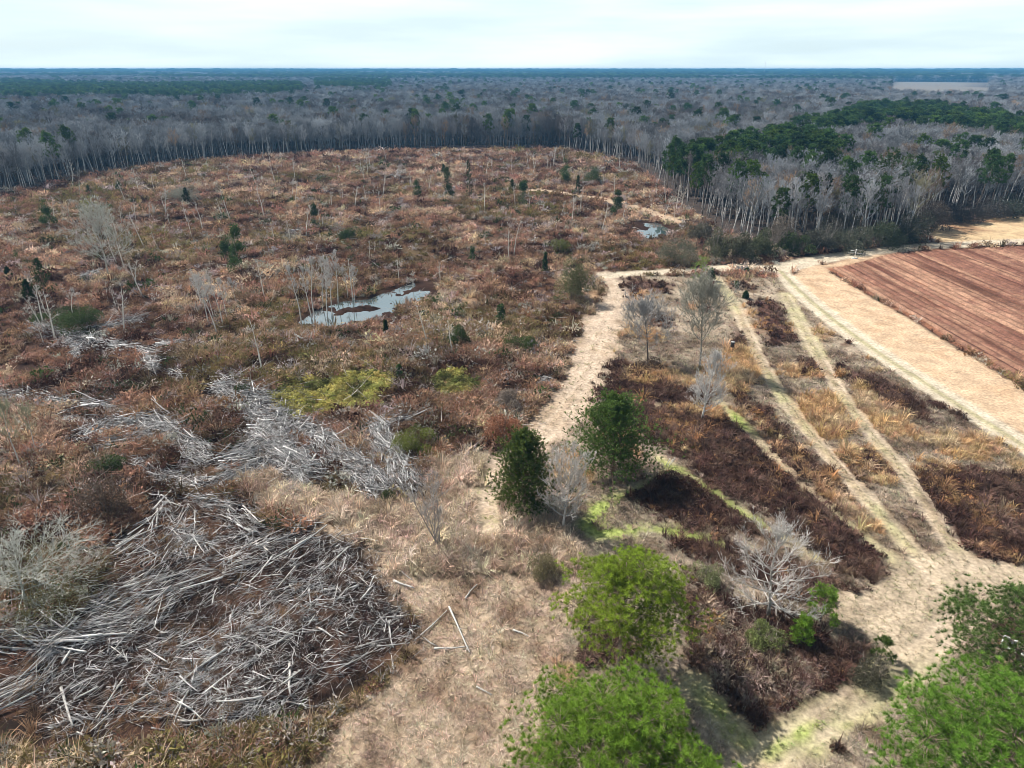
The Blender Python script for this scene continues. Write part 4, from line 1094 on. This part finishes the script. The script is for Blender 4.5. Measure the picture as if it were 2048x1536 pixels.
# ------------------------------------------------------------------ trees standing in the clearing and the meadow
def put_bare(label, bx, by, ty, wpx, tt, ct, n=(26, 6, 5, 2), lo=0.25, up=0.5, ang=(25, 70), w=0.045, r=0.014, stems=1, name='bare_tree', group=None, tz=1.0, near=True):
    h = height_at(bx, by, ty); W = px_m(bx, by, wpx)
    limbs = [] if near else None
    T, C = bare_tree(h, max(0.06, h * r), lo, n[0], n[1], n[2], n[3], W / h * 0.45, up, ang, w, stems=stems, tz=tz, limbs=limbs)
    e = tree_thing(name, T.mesh('t', M_bark), C.mesh('c', M_twig), foot(bx, by), label, 'tree', group, tt=tt, ct=ct)
    for lg in limbs or []:
        b = add('limb', lg.mesh('limb', M_bark), parent=e.children[0] if e.children[0].name.startswith('trunk') else e.children[1]); b['tint'] = [float(x) for x in ct]
    return e
W1 = (0.50, 0.47, 0.43)
put_bare('white-limbed bare tree standing against the left cedar', 1125, 1062, 893, 115, (0.48, 0.44, 0.40), (0.47, 0.44, 0.41), (34, 7, 5, 2), 0.12, 0.9, (20, 75), w=0.045)
put_bare('wide-spreading white bare tree in the near dark weed plot', 1535, 1236, 1066, 165, (0.36, 0.33, 0.30), (0.50, 0.47, 0.44), (40, 7, 5, 1), 0.12, 0.4, (25, 105), w=0.045, r=0.018)
put_bare('pale bushy bare tree at the top of the dark plot', 1403, 840, 700, 92, (0.62, 0.58, 0.54), (0.50, 0.475, 0.45), (38, 7, 6, 2), 0.1, 0.8, (20, 75), w=0.06)
put_bare('tall olive grey bare tree behind the pale bushy one', 1398, 742, 590, 140, (0.3, 0.27, 0.22), (0.30, 0.29, 0.24), (30, 8, 7, 3), 0.40, 0.9, (18, 60), w=0.07)
put_bare('round grey bare tree with dark trunk beside the path', 1295, 722, 608, 122, (0.11, 0.09, 0.08), (0.32, 0.31, 0.30), (30, 8, 7, 3), 0.2, 0.6, (20, 75), w=0.07)
put_bare('slender clump of upright grey stems in the dry grass', 878, 1095, 945, 80, (0.35, 0.31, 0.28), (0.40, 0.36, 0.33), (36, 5, 4, 1), 0.3, 1.2, (15, 45), stems=6, w=0.055, r=0.009)
put_bare('pale round-crowned bare tree left in the clearing', 218, 552, 436, 120, (0.45, 0.43, 0.38), (0.44, 0.44, 0.39), (26, 8, 6, 2), 0.28, 0.5, (20, 70), w=0.075)
put_bare('slim bare sapling with pale bark at the left edge, front one', 42, 935, 800, 70, (0.5, 0.48, 0.44), (0.3, 0.3, 0.2), (16, 5, 4, 1), 0.4, 1.0, (20, 50), r=0.010, w=0.06)
put_bare('slim bare sapling with pale bark at the left edge, rear one', 72, 905, 812, 50, (0.5, 0.48, 0.44), (0.3, 0.3, 0.2), (14, 5, 4, 1), 0.4, 1.0, (20, 50), r=0.010, w=0.06)
for k, (bx, by, ty, wp, lab) in enumerate([
    (604, 655, 520, 40, 'leftmost of the slender bare trees by the pond'), (632, 652, 508, 40, 'second slender bare tree from the left by the pond'), (624, 640, 515, 36, 'thin bare tree between the two left ones by the pond'),
    (656, 640, 498, 46, 'tallest slender bare tree rising from the pond'), (664, 636, 512, 40, 'thin bare tree doubled with the tallest by the pond'), (676, 606, 500, 44, 'slender bare tree on the far bank of the pond'),
    (646, 612, 512, 40, 'slim bare tree behind the pond cluster'), (710, 606, 520, 30, 'bare pole-like tree on the pond right of the cluster'), (696, 596, 535, 26, 'short slim bare tree on the far pond bank'),
    (418, 650, 545, 44, 'slender bare tree in the group left of the pond, left one'), (434, 668, 542, 44, 'slender bare tree in the group left of the pond, front one'), (446, 652, 545, 44, 'slender bare tree in the group left of the pond, right one'),
    (428, 640, 552, 40, 'slender bare tree in the group left of the pond, rear one'), (472, 604, 562, 30, 'small forked bare tree between group and pond'), (395, 604, 552, 36, 'small bare tree left of the slender group'),
    (455, 640, 560, 36, 'thin bare sapling right of the slender group')]):
    put_bare(lab, bx, by, ty, wp, (0.62, 0.58, 0.53), (0.46, 0.44, 0.42), (12, 5, 5, 1), 0.5, 1.0, (20, 55), w=0.06, r=0.010, group='slender bare trees around the pond', near=False)

# standing dead snags
for k, (bx, by, ty, lab) in enumerate([(855, 688, 594, 'lone white pole snag right of the pond'), (706, 600, 515, 'white snag with side limbs behind the pond'), (460, 440, 380, 'pale twin snag above the scrub, far left'), (160, 385, 335, 'thin snag before the left tree line'),
    (112, 450, 395, 'leaning pale snag beside the vine-covered stub'), (1017, 520, 440, 'tall thin snag in the middle of the clearing'), (1028, 510, 425, 'grey snag with limbs in the middle of the clearing'), (1030, 410, 372, 'short snag right of the dark evergreen'),
    (1024, 345, 310, 'forked pale snag before the far trees'), (1110, 330, 298, 'thin snag before the far trees, right of the forked one'), (760, 420, 372, 'pale snag in the rusty scrub left of the evergreens'), (722, 340, 300, 'grey snag before the far tree line'),
    (885, 320, 300, 'short pale snag before the far tree line'), (1313, 395, 365, 'pale stub at the woods corner'), (882, 570, 525, 'thin snag right of the pond, upper'), (798, 560, 520, 'small snag behind the right end of the pond'),
    (826, 575, 540, 'short leaning snag at the pond tip'), (985, 560, 535, 'small pale stub in the scrub'), (740, 520, 480, 'thin snag far behind the pond'), (525, 745, 640, 'crooked white snag above the middle brush pile'),
    (1245, 445, 400, 'grey broken snag left of the puddle'), (590, 405, 365, 'thin pale snag in the upper scrub'), (330, 420, 378, 'thin snag in the upper left scrub'), (268, 430, 410, 'low broken pale stub in the upper left scrub'),
    (680, 405, 365, 'slim snag above the pond scrub'), (905, 705, 640, 'leaning grey snag beside the dark evergreen'), (1205, 375, 345, 'snag beside the sandy trail'), (945, 330, 300, 'slender snag near the far tree line centre')]):
    h = height_at(bx, by, ty)
    T, C = bare_tree(h, 0.09 + h * 0.006, 0.45, 7, 3, 2, 0, 0.14, 0.3, (40, 80), 0.08, lean=0.12 if k % 3 == 0 else 0.04)
    tree_thing('snag', T.mesh('t', M_bark), C.mesh('c', M_twig), foot(bx, by), lab, 'snag', 'standing dead snags in the clearing', tt=(0.68, 0.63, 0.56), ct=(0.5, 0.47, 0.42), cname='limbs')

SN = []
for k in range(6):
    T, C = bare_tree(6.5, 0.105, 0.4, 8, 3, 2, 0, 0.15, 0.4, (30, 75), 0.085, lean=0.10)
    SN.append((T.mesh('t', M_bark), C.mesh('c', M_twig)))
xs_, ys_, ds_ = ground_points(1300, 135, 400, radians(37), 1.0)
Rs_ = regions(xs_, ys_)
ms_ = (Rs_['forest'] < 0.2) & (Rs_['meadow'] < 0.2) & (Rs_['tan'] < 0.4) & (Rs_['path'] < 0.1) & (Rs_['sand'] < 0.1) & (Rs_['road'] < 0.1) & (Rs_['field'] < 0.1) & (Rs_['sandfar'] < 0.1) & (fbm(xs_, ys_, 35, 19) > 0.5)
for i in np.where(ms_)[0][:110]:
    ppx, ppy = proj(xs_[i], ys_[i], 0.0)
    where = ('beyond' if ppy < 480 else 'level with' if ppy < 640 else 'nearer than') + ' the pond, ' + ('left of it' if ppx < 600 else 'in its column' if ppx < 870 else 'right of it')
    k = int(rng.integers(0, 6))
    tree_thing('snag', SN[k][0], SN[k][1], (xs_[i], ys_[i], 0), f'thin dead sapling standing in the scrub {where}', 'snag', f'thin dead saplings {where}', rng.random() * 6.28, float(rng.uniform(0.6, 1.6)), tt=(0.75, 0.69, 0.61), ct=(0.52, 0.48, 0.43), cname='limbs')

# cedars
def put_cedar(label, bx, by, ty, wpx, tint, nb, ns, nsp, sl, sw, name='cedar_tree', group=None, power=0.75):
    h = height_at(bx, by, ty); r = px_m(bx, by, wpx) / 2
    T, C = cedar(h, r, nb, ns, nsp, sl, sw, power)
    return tree_thing(name, T.mesh('t', M_bark), C.mesh('c', M_leaf), foot(bx, by), label, 'tree', group, tt=(0.25, 0.17, 0.12), ct=tint)
put_cedar('larger dark green cedar, right of the pair', 1225, 955, 802, 255, (0.12, 0.19, 0.045), 240, 18, 9, 0.42, 0.085, power=0.60)
put_cedar('smaller dark cedar beside the white-limbed tree', 1050, 1016, 872, 190, (0.10, 0.14, 0.032), 230, 17, 9, 0.38, 0.08, power=0.48)
for k, (bx, by, ty, wp, lab) in enumerate([(92, 592, 515, 62, 'dark green young pine at the left edge of the clearing'), (482, 548, 452, 40, 'tall dark evergreen beyond the pond group'), (458, 522, 470, 30, 'smaller evergreen leaning on the tall dark one'),
    (940, 392, 316, 26, 'tallest slim evergreen in the upper clearing'), (897, 396, 330, 26, 'slim evergreen left of the tallest one'), (888, 350, 328, 16, 'small slim evergreen farther back'), (835, 394, 360, 18, 'small evergreen in the upper clearing, leftmost'),
    (1048, 408, 360, 30, 'dark evergreen at the left end of the sandy trail'), (1024, 384, 358, 20, 'low evergreen beside the one at the trail end'), (1130, 366, 318, 26, 'slim evergreen above the sandy trail'), (1156, 388, 350, 20, 'small evergreen on the edge of the sandy trail'),
    (1185, 366, 338, 40, 'broad low evergreen right of the slim ones'), (1234, 432, 376, 28, 'dark evergreen below the sandy trail'), (1090, 548, 505, 18, 'narrow dark evergreen left of the vine-hung tree'), (945, 522, 490, 18, 'narrow dark evergreen in the mid clearing'),
    (772, 672, 640, 14, 'tiny evergreen below the pond'), (1002, 652, 612, 30, 'dark evergreen above the round green bush'), (100, 455, 402, 26, 'vine-covered dark stub in the upper left'), (375, 408, 375, 26, 'dark evergreen in the upper left scrub'),
    (632, 452, 405, 20, 'slim evergreen in the middle scrub'), (60, 600, 560, 30, 'low evergreen beside the left young pine'), (1473, 576, 562, 9, 'tiny dark pine seedling beside the lane'), (1493, 549, 534, 12, 'small dark pine seedling near the road'),
    (1421, 562, 538, 22, 'small dark pine beside the bright young pine'), (800, 760, 730, 16, 'dark seedling left of the yellow weeds'), (1490, 597, 584, 15, 'pair of small bright seedlings by the lane'), (180, 390, 372, 14, 'small evergreen before the left tree line'),
    (240, 384, 362, 14, 'small evergreen before the left tree line, right one'), (20, 560, 535, 20, 'low dark evergreen at the left picture edge'), (730, 640, 0, 0, '')]):
    if not lab: continue
    if k % 5 not in (0, 3):
        h = height_at(bx, by, ty); w_ = px_m(bx, by, wp)
        e = add('evergreen', None, foot(bx, by), label=lab, category='tree', group='young evergreens in the clearing', rz=rng.random() * 6.28)
        T, C = bare_tree(h * 0.95, 0.07, 0.2, 9, 3, 2, 0, 0.5 * w_ / h, 0.4, (40, 80), 0.05)
        a = add('trunk', T.mesh('t', M_bark), parent=e); a['tint'] = [0.2, 0.17, 0.14]
        a = add('limbs', C.mesh('c', M_twig), parent=e); a['tint'] = [0.3, 0.27, 0.23]
        n = int(np.clip(60 * w_ * h, 500, 3200))
        j = rng.integers(0, 14, n); lz = rng.uniform(0.12, 0.97, 14) * h; lr = w_ * 0.36 * (1.12 - lz / h); la = rng.random(14) * 6.28
        cc = np.stack([np.cos(la) * lr, np.sin(la) * lr, lz], 1)[j] + norm(rng.normal(size=(n, 3))) * (w_ * 0.24 * rng.random(n) ** 0.4)[:, None]
        a = add('crown', Geo().leaves(cc, 0.34 * rng.uniform(0.6, 1.3, n), rng.random(n), 0.6).mesh('c', M_leaf), parent=e); a['tint'] = [float(x) for x in np.array([0.045, 0.08, 0.022]) * rng.uniform(0.7, 1.4)]
        continue
    put_cedar(lab, bx, by, ty, wp, np.array([0.045, 0.075, 0.022]) * rng.uniform(0.75, 1.25), 46, 9, 5, 0.42, 0.17, 'evergreen', 'young evergreens in the clearing')

# pines close to the camera
def put_pine(label, x, y, h, r, tint, lo, nb, n2, cn, bn, bl, bw, tt=(0.2, 0.15, 0.12), group=None, top=0.85, droop=0.1, rr=0.017):
    T, C = pine(h, h * rr, lo, nb, r, n2, cn, bn, bl, bw, top=top, droop=droop)
    return tree_thing('pine_tree', T.mesh('t', M_bark), C.mesh('c', M_needle), (x, y, float(ground_z(x, y)[0]) - 0.05), label, 'tree', group, tt=tt, ct=tint)
for lab, q, z, h, r, c, nl, per in [
    ('bright green pine in the middle foreground with open lower limbs', (1252, 1178), 8.6, 12.0, 6.7, (0.27, 0.36, 0.045), 50, 62),
    ('large bright green pine cut by the bottom edge', (1245, 1505), 11.0, 15.0, 8.6, (0.20, 0.32, 0.042), 84, 66),
    ('dark open-crowned pine at the right edge', (2055, 1260), 9.5, 13.6, 6.6, (0.12, 0.19, 0.05), 46, 56),
    ('dense green pine in the lower right corner', (2025, 1500), 10.5, 14.4, 8.4, (0.17, 0.31, 0.045), 84, 70)]:
    p = P(q[0], q[1], z)
    T, C = pine_dome(h, h * 0.017, 0.42, r, nl, per, 34, 0.34, 0.03)
    tree_thing('pine_tree', T.mesh('t', M_bark), C.mesh('c', M_needle), (p[0], p[1], float(ground_z(p[0], p[1])[0]) - 0.05), lab, 'tree', None, tt=(0.24, 0.18, 0.14), ct=c)
for lab, bx, by, ty, wp, c in [('bright young pine beside the road junction', 1398, 566, 522, 48, (0.24, 0.32, 0.08)), ('bright pine sapling in the dark plot by the white bare tree', 1640, 1245, 1185, 56, (0.24, 0.38, 0.06)),
                               ('small pine sapling with bare stems in the near plot', 1600, 1290, 1245, 36, (0.22, 0.36, 0.05)), ('dark crooked pine sapling at the plot edge', 1760, 1320, 1280, 34, (0.09, 0.14, 0.03))]:
    h = height_at(bx, by, ty); p = P(bx, by)
    kk = 9 if 'crooked' in lab else 24
    put_pine(lab, p[0], p[1], h, px_m(bx, by, wp) / 2, c, 0.12, kk, 4, 3, 12, 0.32, 0.06, top=0.75, rr=0.02)
for lab, bx, by, ty, wp in [('round-topped pine above the woods by the sandy patch', 1757, 455, 312, 84), ('dark pine in front of the woods beside the road', 1712, 478, 372, 74), ('pine trunk with rounded crown left of the sandy patch', 1640, 420, 300, 60)]:
    h = height_at(bx, by, ty); p = P(bx, by)
    put_pine(lab, p[0], p[1], h, px_m(bx, by, wp) / 2, (0.05, 0.085, 0.025), 0.5, 30, 6, 3, 10, 0.6, 0.16, top=0.75)

# ------------------------------------------------------------------ bushes
def put_bush(label, bx, by, ty, wpx, tint, leaf=0.22, n=1400, stem=(0.2, 0.17, 0.14), mat=None, nst=16, name='bush', group=None, tw=5):
    h = max(0.5, height_at(bx, by, ty)); w = px_m(bx, by, wpx)
    e = add(name, None, foot(bx, by), label=label, category='bush', rz=rng.random() * 6.28)
    if group: e['group'] = group
    n = int(np.clip(1.5 * pi * w * h / 2 / (leaf * leaf * 0.28), 300, 5600))
    a = add('stems', stem_geo(nst, w * 0.95, h * 0.9, 0.03, tw, 0.7, 0.05).mesh('s', M_twig), parent=e); a['tint'] = list(stem)
    b = add('foliage', bush_geo(n, w, h, leaf).mesh('f', mat or M_leaf), parent=e); b['tint'] = [float(x) for x in tint]
    return e
put_bush('rounded olive green bush below the yellow weeds', 838, 905, 846, 105, (0.15, 0.17, 0.035), 0.16, 3000)
put_bush('round green bush left of the path', 1042, 700, 648, 72, (0.07, 0.10, 0.025), 0.2, 1800)
put_bush('dark green bush in the upper clearing', 698, 478, 446, 52, (0.045, 0.07, 0.02), 0.25, 1200)
put_bush('small round dark bush below the brush pile', 776, 1000, 970, 30, (0.06, 0.085, 0.02), 0.12, 900)
put_bush('grey olive round bush where the road bends', 1347, 530, 446, 86, (0.15, 0.145, 0.10), 0.28, 1600)
put_bush('green bush left of the dark evergreen pair', 918, 692, 640, 46, (0.05, 0.08, 0.02), 0.2, 900)
put_bush('dark green shrub left of the brush pile', 168, 660, 596, 80, (0.06, 0.09, 0.025), 0.25, 1200)
put_bush('low green shrub spreading behind the brush pile', 120, 640, 612, 90, (0.05, 0.08, 0.02), 0.22, 1000)
put_bush('olive green bush under the white bare tree', 1530, 1285, 1240, 70, (0.20, 0.235, 0.08), 0.13, 2200)
put_bush('faded olive bush in the dry grass', 1085, 1150, 1105, 70, (0.2, 0.17, 0.09), 0.14, 1500)
put_bush('pale olive pine shrub left of the white bare tree', 1415, 1165, 1120, 60, (0.24, 0.26, 0.12), 0.14, 1400)
put_bush('grey shrub at the rusty end of the clearing', 1020, 820, 770, 70, (0.22, 0.18, 0.15), 0.2, 900)
put_bush('rusty dry shrub left of the path', 1010, 880, 815, 90, (0.36, 0.17, 0.10), 0.22, 1500)
put_bush('small dark red shrub in the meadow', 1607, 748, 726, 13, (0.07, 0.016, 0.014), 0.2, 260, tw=2, nst=8)
put_bush('dark bush behind the brush, near the crooked snag', 485, 790, 758, 40, (0.05, 0.08, 0.025), 0.2, 700)
put_bush('dark shrub on the right edge of the near plot', 1740, 1360, 1310, 70, (0.09, 0.085, 0.055), 0.14, 1200)
put_bush('olive shrub left of the tall vine-hung tree', 1118, 505, 468, 40, (0.16, 0.17, 0.05), 0.25, 700)
put_bush('grey brush-like bush in the rusty scrub, upper left', 360, 405, 355, 70, (0.25, 0.25, 0.2), 0.3, 900)
put_bush('brown shrub at the foot of the grey round tree', 1297, 738, 712, 70, (0.10, 0.065, 0.045), 0.2, 900)
# vine-hung tree, vine-wrapped stump, grey tangle
put_bush('tall vine-hung tree beside the upper path', 1147, 605, 486, 74, (0.15, 0.15, 0.065), 0.3, 2600, name='vine_tree')
put_bush('dark vine-wrapped stump with green top', 213, 1040, 905, 90, (0.13, 0.09, 0.065), 0.18, 2600, name='vine_stump')
put_bush('green leafy crown of the vine-wrapped stump', 212, 945, 900, 60, (0.05, 0.08, 0.02), 0.2, 700)
vt = put_bush('big grey green tangle of fallen limbs and vines, left edge', 55, 1215, 1085, 250, (0.17, 0.165, 0.085), 0.15, 7000, (0.4, 0.4, 0.34), nst=10, tw=4, name='vine_tangle')
T, C = bare_tree(5.5, 0.16, 0.08, 40, 8, 5, 2, 1.05, -0.1, (50, 95), 0.045)
for nm, gg in (('fallen_limb', T), ('twigs', C)):
    o = add(nm, gg.mesh('tw', M_twig), parent=vt); o['tint'] = [0.46, 0.46, 0.41]
for k, (bx, by, ty, wp, c, lab) in enumerate([
    (1430, 520, 425, 60, (0.15, 0.15, 0.09), 'olive vine mound at the woods corner'), (1475, 518, 440, 60, (0.10, 0.10, 0.06), 'dark vine column right of the olive mound'), (1530, 512, 440, 70, (0.09, 0.10, 0.05), 'green vine mound beside the track mouth'),
    (1590, 508, 455, 70, (0.07, 0.10, 0.035), 'bright topped green bush before the woods'), (1560, 500, 405, 70, (0.18, 0.15, 0.12), 'grey brown vine tower in the woods front'), (1640, 502, 430, 80, (0.08, 0.08, 0.06), 'dark bush before the woods, right of the bright one'),
    (1700, 500, 440, 90, (0.10, 0.105, 0.07), 'grey green bush at the road edge'), (1760, 494, 425, 90, (0.06, 0.075, 0.04), 'dark evergreen thicket at the road edge'), (1815, 482, 405, 80, (0.07, 0.075, 0.05), 'dark thicket left of the sandy patch'),
    (1850, 458, 380, 70, (0.12, 0.10, 0.085), 'brown grey thicket at the sandy patch corner'), (1905, 440, 385, 80, (0.06, 0.055, 0.055), 'dark thicket behind the sandy patch, left'), (1970, 436, 380, 80, (0.07, 0.065, 0.06), 'dark thicket behind the sandy patch, middle'),
    (2030, 434, 370, 80, (0.05, 0.06, 0.045), 'dark thicket behind the sandy patch, right'), (1400, 480, 420, 50, (0.12, 0.11, 0.08), 'brown vine mound left of the woods corner'), (1680, 470, 400, 90, (0.13, 0.12, 0.09), 'grey vine-hung thicket behind the road bushes')]):
    put_bush(lab, bx, by, ty, wp, c, 0.4, 1500, (0.26, 0.23, 0.21), nst=24, group='bushes along the wood edge', name='thicket')

# ------------------------------------------------------------------ small built things
M_dark = flat_mat('dark_metal', (0.02, 0.02, 0.022), 0.5)
M_white = flat_mat('white_paint', (0.75, 0.75, 0.72), 0.5)
M_grey = flat_mat('galvanised_pipe', (0.35, 0.35, 0.34), 0.45)
e = add('game_feeder', None, foot(1463, 706), label='tripod game feeder with dark barrel in the meadow', category='feeder')
g = Geo(); zz = np.array([1.15, 1.2, 2.05, 2.1]); rr = np.array([0.22, 0.31, 0.31, 0.27])
pth = np.zeros((1, 4, 3)); pth[0, :, 2] = zz; g.tubes(pth, rr[None], 16, 0.5); add('barrel', g.mesh('b', M_dark), parent=e)
g = Geo(); pth = np.zeros((1, 3, 3)); pth[0, :, 2] = [2.102, 2.14, 2.2]; g.tubes(pth, np.array([[0.34, 0.34, 0.08]]), 16, 0.5); add('lid', g.mesh('b', M_grey), parent=e)
for k in range(3):
    a = k * 2.094 + 0.5; g = Geo()
    pth = np.array([[[cos(a) * 0.3, sin(a) * 0.3, 1.5], [cos(a) * 0.75, sin(a) * 0.75, -0.05]]]); g.tubes(pth, np.full((1, 2), 0.035), 6, 0.5); add('leg', g.mesh('l', M_dark), parent=e)
e = add('standpipe', None, foot(1709, 517), label='white pipe post with cross arms at the field corner', category='post')
g = Geo(); g.tubes(np.array([[[0, 0, -0.1], [0, 0, 2.6]]]), np.full((1, 2), 0.09), 8, 0.5); add('post', g.mesh('p', M_white), parent=e)
for zz, ll, a in [(2.2, 1.6, 0.2), (1.4, 1.9, -0.3)]:
    g = Geo(); g.tubes(np.array([[[-cos(a) * ll, -sin(a) * ll, zz], [0.11 * 0, 0, zz + 0.15], [cos(a) * ll, sin(a) * ll, zz]]]), np.full((1, 3), 0.06), 6, 0.5); add('cross_arm', g.mesh('p', M_white), parent=e)
g = Geo(); g.box((0, 0, 0.12), (1.4, 0.5, 0.25)); add('base', g.mesh('p', M_white), parent=e)
for k, (bx, by) in enumerate([(1331, 934), (1336, 936), (1341, 932)]):
    g = Geo(); a = 0.5; g.tubes(np.array([[[0, 0, -0.1], [0.25, 0.1, 0.55], [0.5, 0.15, 1.1]]]), np.full((1, 3), 0.045), 6, 0.5)
    o = add('stake', g.mesh('stake', M_wood), foot(bx, by), label=['left', 'middle', 'right'][k] + ' leaning white stake on the green lane', category='stake', group='white stakes on the lane'); o['tint'] = [0.7, 0.68, 0.62]
# dark panel in a white frame under the right-hand pine
e = add('framed_panel', None, foot(2046, 1335), label='dark panel in a white frame half hidden by pine branches', category='panel', rz=-0.75)
g = Geo(); g.box((0, 0, 1.6), (3.6, 1.3, 0.06)); add('panel', g.mesh('p', M_dark), parent=e)
for sx, sy, dx, dy in [(0, 0.70, 3.84, 0.1), (0, -0.70, 3.84, 0.1), (1.87, 0, 0.1, 1.28), (-1.87, 0, 0.1, 1.28)]:
    g = Geo(); g.box((sx, sy, 1.62), (dx, dy, 0.14)); add('frame_rail', g.mesh('p', M_white), parent=e)
for sx in (-1.6, 1.6):
    for sy in (-0.55, 0.55):
        g = Geo(); g.box((sx, sy, 0.77), (0.09, 0.09, 1.59)); add('leg', g.mesh('p', M_white), parent=e)
# far radio mast
d = 4200.0; az = math.atan((1477 - 1024) / FPX / (cos(PITCH)))
mx_, my_ = d * (1477 - 1024) / FPX / cos(PITCH) * 1.0, d
e = add('radio_mast', None, (mx_ * 0.92, my_, 0), label='thin radio mast rising on the horizon', category='mast')
g = Geo(); g.tubes(np.array([[[0, 0, 0], [0, 0, 60], [0, 0, 95.0]]]), np.array([[0.8, 0.6, 0.3]]), 4, 0.5); add('mast_tube', g.mesh('m', M_grey), parent=e)

# ------------------------------------------------------------------ haze
def haze():
    m, t, out = new_mat('haze_air')
    v = t.nodes.new('ShaderNodeVolumePrincipled')
    v.inputs['Color'].default_value = (0.13, 0.41, 0.76, 1)
    v.inputs['Density'].default_value = 1.5e-4
    v.inputs['Anisotropy'].default_value = 0.0
    t.links.new(v.outputs[0], out.inputs['Volume'])
    g = Geo(); g.box((0, 6800, 24), (26800, 15200, 54)); 
    o = add('haze', g.mesh('haze', m), kind='stuff', label='pale blue haze over the far woods', category='haze')
haze()
